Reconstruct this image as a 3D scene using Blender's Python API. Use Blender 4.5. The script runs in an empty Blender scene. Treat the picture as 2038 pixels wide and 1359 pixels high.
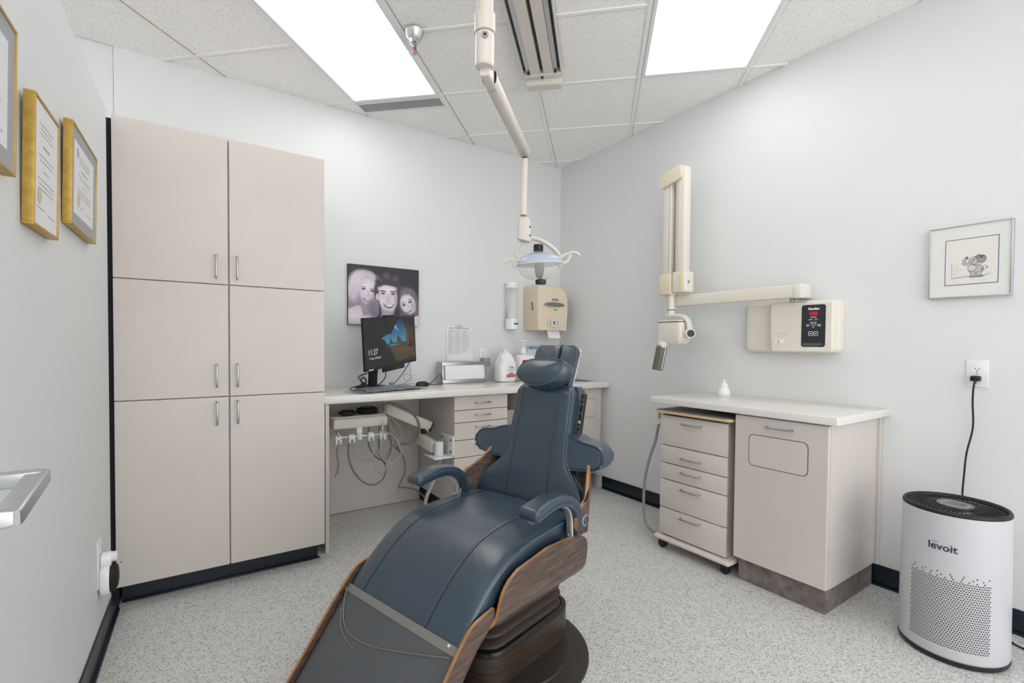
import bpy, bmesh, math, random
import numpy as np
from mathutils import Vector, Matrix
R = math.radians
C = bpy.context.scene.collection
random.seed(4)

# ------------------------------------------------------------------ camera, world, exposure
YAW, PIT, ROL, FPX = R(34.04), R(-1.32), R(0.45), 954.5
H = 1.16
def _cam():
    fwd = Vector((math.sin(YAW)*math.cos(PIT), math.cos(YAW)*math.cos(PIT), math.sin(PIT)))
    rt = Vector((math.cos(YAW), -math.sin(YAW), 0)); up = rt.cross(fwd)
    r2 = rt*math.cos(ROL)+up*math.sin(ROL); u2 = up*math.cos(ROL)-rt*math.sin(ROL)
    cd = bpy.data.cameras.new('camera'); cd.sensor_width = 36; cd.lens = 36*FPX/2038
    cd.shift_y = 28.9/2038; cd.clip_start = .02
    o = bpy.data.objects.new('camera', cd); C.objects.link(o)
    m = Matrix((r2, u2, -fwd)).transposed().to_4x4(); m.translation = (0, 0, H); o.matrix_world = m
    bpy.context.scene.camera = o
_cam()
sc = bpy.context.scene
w = bpy.data.worlds.new('world'); sc.world = w; w.use_nodes = True
w.node_tree.nodes['Background'].inputs[0].default_value = (1, .995, .985, 1)
w.node_tree.nodes['Background'].inputs[1].default_value = 1.7
sc.view_settings.view_transform = 'Standard'; sc.view_settings.look = 'None'
sc.view_settings.gamma = 1; sc.view_settings.use_curve_mapping = False
sc.view_settings.exposure = 0.72
PANEL = 2.1          # radiance of the ceiling diffusers

# ------------------------------------------------------------------ materials
def s2l(c):
    return tuple(((v/255+.055)/1.055)**2.4 if v/255 > .04045 else v/255/12.92 for v in c)
MATS = {}
def mat(name, rgb, rough=.5, metal=0, coat=0, bump=0, bscale=60, var=0, vscale=8, emit=None, estr=1, trans=0, alpha=1, ior=1.5):
    m = bpy.data.materials.new(name); m.use_nodes = True; nt = m.node_tree; b = nt.nodes['Principled BSDF']
    c = s2l(rgb)
    b.inputs['Base Color'].default_value = (*c, 1); b.inputs['Roughness'].default_value = rough
    b.inputs['Metallic'].default_value = metal; b.inputs['Coat Weight'].default_value = coat; b.inputs['Coat Roughness'].default_value = .28
    b.inputs['Transmission Weight'].default_value = trans; b.inputs['Alpha'].default_value = alpha; b.inputs['IOR'].default_value = ior
    if emit: b.inputs['Emission Color'].default_value = (*s2l(emit), 1); b.inputs['Emission Strength'].default_value = estr
    if bump or var:
        tc = nt.nodes.new('ShaderNodeTexCoord')
    if bump:
        n = nt.nodes.new('ShaderNodeTexNoise'); n.inputs['Scale'].default_value = bscale; n.inputs['Detail'].default_value = 3
        nt.links.new(tc.outputs['Object'], n.inputs['Vector'])
        bp = nt.nodes.new('ShaderNodeBump'); bp.inputs['Strength'].default_value = bump; bp.inputs['Distance'].default_value = .002
        nt.links.new(n.outputs[0], bp.inputs['Height']); nt.links.new(bp.outputs[0], b.inputs['Normal'])
    if var:
        n = nt.nodes.new('ShaderNodeTexNoise'); n.inputs['Scale'].default_value = vscale; n.inputs['Detail'].default_value = 4
        nt.links.new(tc.outputs['Object'], n.inputs['Vector'])
        r = nt.nodes.new('ShaderNodeValToRGB'); r.color_ramp.elements[0].position = .35; r.color_ramp.elements[1].position = .65
        r.color_ramp.elements[0].color = (*[v*(1-var) for v in c], 1); r.color_ramp.elements[1].color = (*[min(1, v*(1+var)) for v in c], 1)
        nt.links.new(n.outputs[0], r.inputs[0]); nt.links.new(r.outputs[0], b.inputs['Base Color'])
    MATS[name] = m; return m

WALL = mat('wall_paint', (225, 227, 228), .55, bump=.15, bscale=220)
LAM = mat('beige_laminate', (211, 204, 198), .32, var=.02, vscale=3)
LAMS = mat('cabinet_side', (208, 202, 196), .38)
GAPM = mat('dark_gap', (16, 20, 28), .8)
NAVY = mat('navy_vinyl_base', (18, 30, 44), .35)
STEEL = mat('brushed_steel', (175, 177, 180), .3, metal=1)
CHROME = mat('chrome', (215, 216, 220), .12, metal=1)
ALU = mat('aluminium', (200, 203, 206), .38, metal=.9)
COUNTER = mat('counter_laminate', (228, 225, 221), .16, var=.03, vscale=140)
WHITE = mat('white_plastic', (232, 234, 236), .35)
WHITEG = mat('gloss_white', (240, 240, 242), .2)
CREAM = mat('cream_enamel', (226, 221, 210), .35)
CREAMY = mat('yellowed_cream', (228, 214, 191), .42)
BEIGEM = mat('beige_enamel', (214, 207, 199), .3)
BLACK = mat('black_plastic', (22, 22, 24), .35)
MATTEB = mat('matte_black', (14, 14, 15), .7)
DGREY = mat('dark_grey', (70, 72, 74), .5)
GREY = mat('grey_plastic', (150, 151, 150), .45)
LGREY = mat('light_grey', (190, 192, 190), .45)
LEATH = mat('navy_leather', (45, 63, 78), .29, coat=.7, bump=.12, bscale=170, var=.06, vscale=5)
def wrinkle(m):
    nt = m.node_tree; b = nt.nodes['Principled BSDF']; bp0 = [n for n in nt.nodes if n.type == 'BUMP'][0]
    tc = nt.nodes.new('ShaderNodeTexCoord'); n = nt.nodes.new('ShaderNodeTexNoise'); n.inputs['Scale'].default_value = 11; n.inputs['Detail'].default_value = 2; n.inputs['Distortion'].default_value = 1.2
    nt.links.new(tc.outputs['Object'], n.inputs[0]); bp = nt.nodes.new('ShaderNodeBump'); bp.inputs['Strength'].default_value = .35; bp.inputs['Distance'].default_value = .006
    nt.links.new(n.outputs[0], bp.inputs['Height']); nt.links.new(bp0.outputs[0], bp.inputs['Normal']); nt.links.new(bp.outputs[0], b.inputs['Normal'])
wrinkle(LEATH)
LEATHD = mat('navy_seam', (22, 33, 45), .4)
LEATHP = mat('navy_piping', (72, 96, 114), .35)
PLYEDGE = mat('ply_edge', (176, 126, 82), .35, var=.1, vscale=20)
PAPER = mat('paper', (236, 237, 240), .8)
TOWEL = mat('paper_towel', (240, 240, 240), .9)
TUBEG = mat('grey_tubing', (168, 168, 160), .4)
TUBED = mat('dark_tubing', (126, 122, 115), .45)
BLUEC = mat('blue_cable', (36, 110, 165), .4)
YELLOW = mat('yellow_tape', (236, 206, 130), .6)
RED = mat('red_plastic', (190, 30, 34), .4)
REDL = mat('red_display', (120, 16, 24), .3, emit=(190, 30, 40), estr=.35)
INK = mat('black_ink', (30, 30, 34), .7)
INKG = mat('grey_ink', (110, 112, 118), .8)
INKB = mat('blue_ink', (28, 62, 160), .6)
WHTP = mat('white_print', (236, 236, 236), .7)
TEAL = mat('teal_print', (40, 160, 165), .6)
ORANGE = mat('orange_print', (228, 78, 40), .6)
PANELB = mat('panel_black', (38, 40, 46), .4)
SKYB = mat('pale_blue_print', (168, 196, 212), .6)
GOLDINK = mat('gold_seal', (205, 190, 140), .6)
MATGREY = mat('grey_mat_board', (152, 154, 160), .8)
MATGREEN = mat('pale_green_mat_board', (222, 226, 221), .8)
KRAFT = mat('tan_wood_edge', (205, 180, 140), .5)
RUBBER = mat('black_rubber', (26, 25, 27), .6)

def gold():
    m = mat('gold_leaf', (190, 156, 78), .42, metal=.55, var=.12, vscale=40, bump=.3, bscale=90); return m
GOLD = gold()

def wood(name, c1, c2, axis_scale, rough=.38):
    m = mat(name, c1, rough); nt = m.node_tree; b = nt.nodes['Principled BSDF']
    tc = nt.nodes.new('ShaderNodeTexCoord'); mp = nt.nodes.new('ShaderNodeMapping'); mp.inputs['Scale'].default_value = axis_scale
    mp.inputs['Rotation'].default_value = (0, 0, 0)
    n = nt.nodes.new('ShaderNodeTexNoise'); n.inputs['Scale'].default_value = 1; n.inputs['Detail'].default_value = 6; n.inputs['Distortion'].default_value = .6
    r = nt.nodes.new('ShaderNodeValToRGB'); r.color_ramp.elements[0].position = .3; r.color_ramp.elements[1].position = .7
    r.color_ramp.elements[0].color = (*s2l(c1), 1); r.color_ramp.elements[1].color = (*s2l(c2), 1)
    nt.links.new(tc.outputs['Object'], mp.inputs['Vector']); nt.links.new(mp.outputs[0], n.inputs['Vector'])
    nt.links.new(n.outputs[0], r.inputs[0]); nt.links.new(r.outputs[0], b.inputs['Base Color'])
    return m
WALNUT = wood('walnut', (64, 50, 44), (108, 90, 80), (9, 9, 90))
WALNUTD = wood('dark_walnut', (40, 32, 26), (72, 58, 48), (9, 9, 90))
SLATE = wood('slate_laminate', (100, 92, 90), (138, 128, 126), (22, 22, 22), .5)

def floor_mat():
    m = mat('speckled_vinyl', (190, 190, 187), .4); nt = m.node_tree; b = nt.nodes['Principled BSDF']
    tc = nt.nodes.new('ShaderNodeTexCoord')
    def vor(scale, lo, hi, col, prev):
        v = nt.nodes.new('ShaderNodeTexVoronoi'); v.inputs['Scale'].default_value = scale
        nt.links.new(tc.outputs['Object'], v.inputs['Vector'])
        sp = nt.nodes.new('ShaderNodeSeparateColor'); nt.links.new(v.outputs['Color'], sp.inputs[0])
        mr = nt.nodes.new('ShaderNodeMapRange'); mr.inputs[1].default_value = lo; mr.inputs[2].default_value = hi
        nt.links.new(sp.outputs[0], mr.inputs[0])
        mx = nt.nodes.new('ShaderNodeMix'); mx.data_type = 'RGBA'
        nt.links.new(mr.outputs[0], mx.inputs[0]); nt.links.new(prev, mx.inputs[6]) if prev else None
        if not prev: mx.inputs[6].default_value = (*s2l((214, 214, 212)), 1)
        mx.inputs[7].default_value = (*s2l(col), 1)
        return mx.outputs[2]
    o = vor(230, .45, .6, (202, 202, 199), None)
    o = vor(260, .80, .84, (228, 228, 227), o)
    o = vor(230, .87, .89, (152, 158, 168), o)
    o = vor(170, .94, .95, (172, 168, 158), o)
    nt.links.new(o, b.inputs['Base Color']); return m
FLOOR = floor_mat()

def tile_mat():
    m = mat('acoustic_tile', (236, 235, 232), .85); nt = m.node_tree; b = nt.nodes['Principled BSDF']
    tc = nt.nodes.new('ShaderNodeTexCoord'); v = nt.nodes.new('ShaderNodeTexNoise'); v.inputs['Scale'].default_value = 150; v.inputs['Detail'].default_value = 2
    nt.links.new(tc.outputs['Object'], v.inputs['Vector'])
    r = nt.nodes.new('ShaderNodeValToRGB'); e = r.color_ramp.elements; e[0].position = .33; e[0].color = (*s2l((172, 169, 164)), 1); e[1].position = .39; e[1].color = (*s2l((251, 250, 248)), 1)
    nt.links.new(v.outputs[0], r.inputs[0]); nt.links.new(r.outputs[0], b.inputs['Base Color'])
    bp = nt.nodes.new('ShaderNodeBump'); bp.inputs['Strength'].default_value = .4; bp.inputs['Distance'].default_value = .003
    nt.links.new(v.outputs[0], bp.inputs['Height']); nt.links.new(bp.outputs[0], b.inputs['Normal']); return m
TILE = tile_mat()
GRIDM = mat('grid_white', (244, 243, 240), .5)
TAN_EDGE = mat('dirty_edge', (168, 158, 142), .8)  # tan strip along one side of each ceiling grid bar

def diffuser_mat():
    m = mat('light_diffuser', (240, 238, 236), .4); nt = m.node_tree; b = nt.nodes['Principled BSDF']
    tc = nt.nodes.new('ShaderNodeTexCoord'); mp = nt.nodes.new('ShaderNodeMapping'); mp.inputs['Scale'].default_value = (7, .5, 1)
    mp.inputs['Rotation'].default_value = (0, 0, R(44.12-8))
    n = nt.nodes.new('ShaderNodeTexNoise'); n.inputs['Scale'].default_value = 1; n.inputs['Detail'].default_value = 2
    nt.links.new(tc.outputs['Object'], mp.inputs[0]); nt.links.new(mp.outputs[0], n.inputs[0])
    mr = nt.nodes.new('ShaderNodeMapRange'); mr.inputs[1].default_value = .35; mr.inputs[2].default_value = .65
    mr.inputs[3].default_value = PANEL*.8; mr.inputs[4].default_value = PANEL*1.15
    nt.links.new(n.outputs[0], mr.inputs[0]); nt.links.new(mr.outputs[0], b.inputs['Emission Strength'])
    b.inputs['Emission Color'].default_value = (1, .985, .965, 1); return m
DIFF = diffuser_mat()

def vc_mat(name, rough=.5, emit=0):
    m = bpy.data.materials.new(name); m.use_nodes = True; nt = m.node_tree; b = nt.nodes['Principled BSDF']
    a = nt.nodes.new('ShaderNodeVertexColor'); a.layer_name = 'print'
    nt.links.new(a.outputs[0], b.inputs['Base Color']); b.inputs['Roughness'].default_value = rough
    if emit:
        nt.links.new(a.outputs[0], b.inputs['Emission Color']); b.inputs['Emission Strength'].default_value = emit
        b.inputs['Base Color'].default_value = (.01, .01, .01, 1)
        for l in list(nt.links):
            if l.to_socket == b.inputs['Base Color']: nt.links.remove(l)
    return m
PRINT = vc_mat('printed_picture', .45); SCREEN = vc_mat('lit_screen', .25, .34)

def film_mat():
    m = mat('clear_vinyl', (114, 117, 121), .3); nt = m.node_tree; b = nt.nodes['Principled BSDF']
    b.inputs['Alpha'].default_value = .5; return m
FILM = film_mat()
FILMB = mat('vinyl_hem', (138, 136, 130), .4, alpha=.85)
WRAP = mat('crumpled_plastic_wrap', (150, 158, 166), .15, alpha=.6, bump=1, bscale=60)
CLEAR = mat('clear_shield', (248, 246, 238), .08, alpha=.28)
TUBECL = mat('clear_tube', (236, 238, 238), .08, alpha=.35)
GLASS = mat('dichroic_glass', (190, 205, 222), .12, alpha=.8)
LEAD = mat('smoked_acrylic', (104, 100, 88), .2)
SEETH = mat('smoked_window', (120, 120, 116), .2)

# ------------------------------------------------------------------ geometry (verts, faces, material index per face)
def gbox(x0, x1, y0, y1, z0, z1, r=0, seg=2):
    bm = bmesh.new(); bmesh.ops.create_cube(bm, size=1)
    for v in bm.verts:
        v.co = ((x0+x1)/2+v.co.x*(x1-x0), (y0+y1)/2+v.co.y*(y1-y0), (z0+z1)/2+v.co.z*(z1-z0))
    if r:
        r = min(r, abs(x1-x0)*.49, abs(y1-y0)*.49, abs(z1-z0)*.49)
        bmesh.ops.bevel(bm, geom=bm.edges[:], offset=r, segments=seg, affect='EDGES', profile=.5)
    return frombm(bm)
def frombm(bm):
    bm.verts.ensure_lookup_table(); bm.verts.index_update()
    g = ([tuple(v.co) for v in bm.verts], [tuple(v.index for v in f.verts) for f in bm.faces], [f.material_index for f in bm.faces])
    bm.free(); return g
def gjoin(*gs):
    V, F, M = [], [], []
    for g in gs:
        n = len(V); V += list(g[0]); F += [tuple(i+n for i in f) for f in g[1]]; M += list(g[2])
    return V, F, M
def gmat(g, k): return g[0], g[1], [k]*len(g[1])
def gmap(g, fn): return [tuple(fn(*v)) for v in g[0]], g[1], g[2]
def catmull(P, n=8, closed=False):
    P = [np.array(p, float) for p in P]; out = []
    N = len(P); rng = range(N if closed else N-1)
    for i in rng:
        p0 = P[(i-1) % N] if closed or i > 0 else 2*P[0]-P[1]; p1 = P[i]; p2 = P[(i+1) % N]
        p3 = P[(i+2) % N] if closed or i+2 < N else 2*P[-1]-P[-2]
        for k in range(n):
            t = k/n; out.append(.5*((2*p1)+(-p0+p2)*t+(2*p0-5*p1+4*p2-p3)*t*t+(-p0+3*p1-3*p2+p3)*t**3))
    if not closed: out.append(P[-1])
    return out
def gtube(P, r, seg=10, smooth=0, closed=False, rr=None, flat=1.0):
    if smooth: P = catmull(P, smooth, closed)
    P = [Vector(p) for p in P]; n = len(P); V, F = [], []
    t0 = (P[1]-P[0]).normalized(); up = Vector((0, 0, 1)) if abs(t0.z) < .9 else Vector((1, 0, 0))
    nrm = (up-t0*up.dot(t0)).normalized(); prev = t0
    for i in range(n):
        if closed: t = (P[(i+1) % n]-P[i-1]).normalized()
        else: t = (P[min(i+1, n-1)]-P[max(i-1, 0)]).normalized()
        nrm = (prev.rotation_difference(t) @ nrm); nrm = (nrm-t*nrm.dot(t)).normalized(); prev = t
        b = t.cross(nrm); ri = rr(i/(n-1)) if rr else r
        for k in range(seg):
            a = 2*math.pi*k/seg; V.append(tuple(P[i]+nrm*math.cos(a)*ri*flat+b*math.sin(a)*ri))
    for i in range(n if closed else n-1):
        j = (i+1) % n
        for k in range(seg): F.append((i*seg+k, i*seg+(k+1) % seg, j*seg+(k+1) % seg, j*seg+k))
    if not closed: F.append(tuple(range(seg))[::-1]); F.append(tuple((n-1)*seg+k for k in range(seg)))
    return V, F, [0]*len(F)
def gcyl(a, b, r, r2=None, seg=20): 
    r2 = r if r2 is None else r2
    return gtube([a, b], r, seg, rr=lambda t: r+(r2-r)*t)
def glathe(prof, seg=32, c=(0, 0, 0)):
    V, F = [], []
    for (r, z) in prof:
        for k in range(seg):
            a = 2*math.pi*k/seg; V.append((c[0]+r*math.cos(a), c[1]+r*math.sin(a), c[2]+z))
    for i in range(len(prof)-1):
        for k in range(seg): F.append((i*seg+k, i*seg+(k+1) % seg, (i+1)*seg+(k+1) % seg, (i+1)*seg+k))
    if prof[0][0] > 1e-5: F.append(tuple(range(seg))[::-1])
    if prof[-1][0] > 1e-5: F.append(tuple((len(prof)-1)*seg+k for k in range(seg)))
    return V, F, [0]*len(F)
def gloft(rings, cap=True):
    n = len(rings[0]); V = [tuple(p) for r in rings for p in r]; F = []
    for i in range(len(rings)-1):
        for k in range(n): F.append((i*n+k, i*n+(k+1) % n, (i+1)*n+(k+1) % n, (i+1)*n+k))
    if cap: F.append(tuple(range(n))[::-1]); F.append(tuple((len(rings)-1)*n+k for k in range(n)))
    return V, F, [0]*len(F)
def gprism(poly, t0, t1, fn, rim=0, bev=0):
    """poly in 2-D (u,v), extruded t0..t1 along the third axis; fn(u,v,t)->xyz; rim = material index of the edge"""
    n = len(poly); V = [(u, v, t0) for u, v in poly]+[(u, v, t1) for u, v in poly]
    F = [tuple(range(n))[::-1], tuple(range(n, 2*n))]+[(k, (k+1) % n, n+(k+1) % n, n+k) for k in range(n)]
    M = [0, 0]+[rim]*n
    if bev:
        bm = bmesh.new(); vs = [bm.verts.new(v) for v in V]
        for f, m in zip(F, M): bm.faces.new([vs[i] for i in f]).material_index = m
        E = [e for e in bm.edges if abs(e.verts[0].co.z-e.verts[1].co.z) < 1e-7]
        bmesh.ops.bevel(bm, geom=E, offset=bev, segments=3, affect='EDGES', profile=.5)
        V, F, M = frombm(bm)
    return [tuple(fn(*v)) for v in V], F, M
def rrect(x0, x1, y0, y1, r, n=5):
    out = []
    for cx, cy, a0 in ((x1-r, y1-r, 0), (x0+r, y1-r, 90), (x0+r, y0+r, 180), (x1-r, y0+r, 270)):
        for k in range(n+1):
            a = R(a0+90*k/n); out.append((cx+r*math.cos(a), cy+r*math.sin(a)))
    return out
def superell(w, h, n=28, e=.45):
    out = []
    for k in range(n):
        a = 2*math.pi*k/n; c, s = math.cos(a), math.sin(a)
        out.append((w*math.copysign(abs(c)**e, c), h*math.copysign(abs(s)**e, s)))
    return out
def gsheet(outer, inner):
    """thick curved sheet from two grids (rows x cols): faces 0, rim 1"""
    nr, nc = len(outer), len(outer[0]); V = [tuple(p) for r in outer for p in r]+[tuple(p) for r in inner for p in r]; o = nr*nc
    F, M = [], []
    for i in range(nr-1):
        for j in range(nc-1):
            a, b, c, d = i*nc+j, i*nc+j+1, (i+1)*nc+j+1, (i+1)*nc+j
            F += [(a, b, c, d), (o+d, o+c, o+b, o+a)]; M += [0, 0]
    per = [(0, j) for j in range(nc)]+[(i, nc-1) for i in range(1, nr)]+[(nr-1, j) for j in range(nc-2, -1, -1)]+[(i, 0) for i in range(nr-2, 0, -1)]
    per = [i*nc+j for i, j in per]
    for k in range(len(per)):
        a, b = per[k], per[(k+1) % len(per)]; F.append((b, a, o+a, o+b)); M.append(1)
    return V, F, M

# ------------------------------------------------------------------ objects
ORG = {}
def P(name, g, m, parent=None, smooth=True, ang=35, org=None, label=None, kind=None):
    V, F, M = g; V = np.array(V, float)
    if org is None:
        lo, hi = V.min(0), V.max(0); org = np.array([(lo[0]+hi[0])/2, (lo[1]+hi[1])/2, lo[2]])
    org = np.array(org, float)
    me = bpy.data.meshes.new(name); me.from_pydata((V-org).tolist(), [], [tuple(f) for f in F])
    for mm in (m if isinstance(m, (list, tuple)) else [m]): me.materials.append(mm)
    me.polygons.foreach_set('material_index', M)
    bm = bmesh.new(); bm.from_mesh(me); bmesh.ops.recalc_face_normals(bm, faces=bm.faces[:]); bm.to_mesh(me); bm.free()
    if smooth:
        me.polygons.foreach_set('use_smooth', [True]*len(me.polygons)); me.set_sharp_from_angle(angle=R(ang))
    me.update()
    o = bpy.data.objects.new(name, me); C.objects.link(o); ORG[o.name] = org
    if parent is not None:
        o.parent = parent; o.location = Vector(org-ORG[parent.name])
    else: o.location = Vector(org)
    if label: o['label'] = label
    if kind: o['kind'] = kind
    return o
def T(name, label, cat, loc, group=None):
    o = bpy.data.objects.new(name, None); C.objects.link(o); o.location = loc; o.empty_display_size = .05
    ORG[o.name] = np.array(loc, float); o['label'] = label; o['category'] = cat
    if group: o['group'] = group
    return o
def tag(o, label, cat, group=None):
    o['label'] = label; o['category'] = cat
    if group: o['group'] = group
    return o
def text(s, size, pos, right, up, m, parent, ext=.0003, align='CENTER', name='lettering', bold=0, sx=1):
    cu = bpy.data.curves.new('t', 'FONT'); cu.body = s; cu.size = size; cu.align_x = align; cu.align_y = 'CENTER'; cu.extrude = ext; cu.offset = bold; cu.resolution_u = 3
    o = bpy.data.objects.new('t', cu); C.objects.link(o)
    bpy.context.view_layer.update()
    me = bpy.data.meshes.new_from_object(o.evaluated_get(bpy.context.evaluated_depsgraph_get()))
    right = Vector(right).normalized(); up = Vector(up).normalized(); nn = right.cross(up); pos = Vector(pos)
    V = [tuple(pos+right*v.co.x*sx+up*v.co.y+nn*v.co.z) for v in me.vertices]; F = [tuple(p.vertices) for p in me.polygons]
    bpy.data.objects.remove(o); bpy.data.curves.remove(cu); bpy.data.meshes.remove(me)
    if not V: return None
    return P(name, (V, F, [0]*len(F)), m, parent, smooth=False)

# painter for flat prints ------------------------------------------------
class Pic:
    def __init__(s, w, h, n, bg):
        s.w, s.h = w, h; s.nx = n; s.ny = int(n*h/w)
        s.X, s.Y = np.meshgrid(np.linspace(0, w, s.nx), np.linspace(0, h, s.ny)); s.I = np.zeros((s.ny, s.nx, 3)); s.I[:] = bg
    def mix(s, a, col): s.I += (np.array(col, float)-s.I)*np.clip(a, 0, 1)[..., None]
    def ell(s, cx, cy, rx, ry, col, rot=0, soft=.15, op=1):
        a = R(rot); dx, dy = s.X-cx, s.Y-cy; u = (dx*math.cos(a)+dy*math.sin(a))/rx; v = (-dx*math.sin(a)+dy*math.cos(a))/ry
        d = np.sqrt(u*u+v*v); s.mix(op*(1-(d-(1-soft))/(2*soft)), col)
    def poly(s, pts, col, soft=.6, op=1):
        px = s.w/s.nx; inside = np.zeros(s.X.shape, bool); dist = np.full(s.X.shape, 1e9)
        n = len(pts)
        for i in range(n):
            (x1, y1), (x2, y2) = pts[i], pts[(i+1) % n]
            c = ((y1 > s.Y) != (y2 > s.Y)) & (s.X < (x2-x1)*(s.Y-y1)/((y2-y1) or 1e-9)+x1); inside ^= c
            L2 = (x2-x1)**2+(y2-y1)**2; t = np.clip(((s.X-x1)*(x2-x1)+(s.Y-y1)*(y2-y1))/(L2 or 1e-9), 0, 1)
            dist = np.minimum(dist, np.hypot(s.X-x1-t*(x2-x1), s.Y-y1-t*(y2-y1)))
        sd = np.where(inside, dist, -dist); s.mix(op*(.5+sd/(2*soft*px)), col)
    def line(s, pts, wd, col, op=1):
        px = s.w/s.nx; dist = np.full(s.X.shape, 1e9)
        for (x1, y1), (x2, y2) in zip(pts[:-1], pts[1:]):
            L2 = (x2-x1)**2+(y2-y1)**2; t = np.clip(((s.X-x1)*(x2-x1)+(s.Y-y1)*(y2-y1))/(L2 or 1e-9), 0, 1)
            dist = np.minimum(dist, np.hypot(s.X-x1-t*(x2-x1), s.Y-y1-t*(y2-y1)))
        s.mix(op*(.5+(wd/2-dist)/px), col)
    def build(s, name, pos, right, up, m, parent, label=None):
        right = Vector(right).normalized(); up = Vector(up).normalized(); pos = Vector(pos)
        V = (np.array(pos)[None, None]+s.X[..., None]*np.array(right)+s.Y[..., None]*np.array(up)).reshape(-1, 3)
        idx = np.arange(s.nx*s.ny).reshape(s.ny, s.nx)
        F = np.stack([idx[:-1, :-1], idx[:-1, 1:], idx[1:, 1:], idx[1:, :-1]], -1).reshape(-1, 4)
        me = bpy.data.meshes.new(name); org = V.mean(0); me.from_pydata((V-org).tolist(), [], F.tolist()); me.materials.append(m)
        at = me.color_attributes.new('print', 'FLOAT_COLOR', 'POINT')
        c = np.clip(s.I/255, 0, 1); lin = np.where(c > .04045, ((c+.055)/1.055)**2.4, c/12.92).reshape(-1, 3)
        at.data.foreach_set('color', np.concatenate([lin, np.ones((len(lin), 1))], 1).ravel())
        o = bpy.data.objects.new(name, me); C.objects.link(o); ORG[o.name] = org
        o.parent = parent; o.location = Vector(org-ORG[parent.name])
        if label: o['label'] = label
        return o

# ------------------------------------------------------------------ setting
CEIL = 2.74; XR = 2.79; YB = 3.366; XL = -1.9; YF = -2.4
def S(name, g, m, parent=None, **k): return P(name, g, m, parent, kind='structure', **k)
floor = S('floor', gbox(XL, XR, YF, YB, -.06, 0), FLOOR, smooth=False)
S('wall_back', gbox(-.323, XR+.12, YB, YB+.12, 0, CEIL+.1), WALL, smooth=False)
S('wall_back_left', gbox(XL, -.325, YB+.006, YB+.12, 0, CEIL+.1), WALL, smooth=False)
S('wall_far_left', gbox(XL-.12, XL, .2, YB+.12, 0, CEIL+.1), WALL, smooth=False)  # unseen wall added to block world light behind the partition
S('wall_right', gbox(XR, XR+.12, YF, YB, 0, CEIL+.1), WALL, smooth=False)
# partition on the left, a low wall that stops at cabinet height and runs a little askew
WD = Vector((-.028, -1, 0)).normalized(); WN = Vector((1, -.028, 0)).normalized(); W0 = Vector((-.27, 2.645, 0))
def lw(d, off, z):   # point on the partition: d metres from its far end towards the camera, off proud of the face
    p = W0+WD*d+WN*off; return (p.x, p.y, z)
S('wall_left', gprism([(.075, 0), (4.6, 0), (4.6, -.12), (.075, -.12)], 0, 2.112, lambda u, v, t: lw(u, v, t)), WALL, smooth=False)
S('baseboard_left', gprism([(0.0, 0), (4.6, 0), (4.6, .006), (0.0, .006)], 0, .10, lambda u, v, t: lw(u, v+.001, t)), NAVY, smooth=False)
S('trim_1', gprism([(0.0, .006), (4.6, .006), (4.6, .018), (0.0, .018)], 0, .012, lambda u, v, t: lw(u, v+.001, t)), NAVY, smooth=False)
S('baseboard_right', gbox(XR-.006, XR, YF, 2.8, 0, .102, .002), NAVY)
S('trim_2', gbox(XR-.016, XR-.006, YF, 2.8, 0, .012, .004), NAVY)

ceiling = S('ceiling', gbox(XL, XR+.1, YF, YB+.1, 2.80, 2.86), GRIDM, smooth=False)
TL = .6096; GA = R(-44.12); GO = np.array([.0706, 5.286])*TL
UX = np.array([math.cos(GA), math.sin(GA)]); UY = np.array([-math.sin(GA), math.cos(GA)])
def gp(i, j): return GO+UX*i*TL+UY*j*TL
def clip(poly, x0=XL, x1=XR-.001, y0=YF, y1=YB-.001):
    for ax, lim, sg in ((0, x0, 1), (0, x1, -1), (1, y0, 1), (1, y1, -1)):
        out = []
        for k in range(len(poly)):
            a, b = poly[k-1], poly[k]; da, db = (a[ax]-lim)*sg, (b[ax]-lim)*sg
            if (da >= 0) != (db >= 0): t = da/(da-db); out.append((a[0]+(b[0]-a[0])*t, a[1]+(b[1]-a[1])*t))
            if db >= 0: out.append(tuple(b))
        poly = out
        if len(poly) < 3: return None
    return poly
def cellpoly(i0, i1, j0, j1): return clip([tuple(gp(i0, j0)), tuple(gp(i1, j0)), tuple(gp(i1, j1)), tuple(gp(i0, j1))])
LIGHTS = [(1, -1), (4, -1), (1, -5), (4, -5), (-2, -3)]  # first two are in view; the other three are added unseen to brighten the room
skip = {(i, j+k) for i, j in LIGHTS for k in (0, 1)}
e = .012
for i in range(-9, 14):
    for j in range(-14, 6):
        if (i, j) in skip: continue
        j0 = j+.26 if (i, j) == (1, 1) else j
        pl = cellpoly(i+e, i+1-e, j0+e, j+1-e)
        if not pl: continue
        P('ceiling_tile', gprism(pl, CEIL+.006, CEIL+.02, lambda u, v, t: (u, v, t)), TILE, ceiling, smooth=False)
w2 = .02
def bar(i0, i1, j0, j1, row):
    pl = cellpoly(i0, i1, j0, j1)
    if not pl: return
    g = gprism(pl, CEIL, CEIL+.012, lambda u, v, t: (u, v, t))
    q = cellpoly(i0, i1, j1, j1+.008) if row else cellpoly(i1, i1+.004, j0, j1)
    if q: g = gjoin(g, gmat(gprism(q, CEIL+.002, CEIL+.012, lambda u, v, t: (u, v, t)), 1))
    P('ceiling_grid_bar', g, [GRIDM, TAN_EDGE], ceiling, smooth=False)
for j in range(-14, 6):
    for i in range(-9, 14):
        if (i, j-1) in skip and (i, j) in skip: continue
        bar(i+w2, i+1-w2, j-w2, j+w2-.007, True)
for i in range(-9, 15):
    for a, b in ((-14, 6),):
        bar(i-w2, i+w2-.003, a, b, False)
bar(1+w2, 2-w2, 1.24, 1.27, True)

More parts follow.
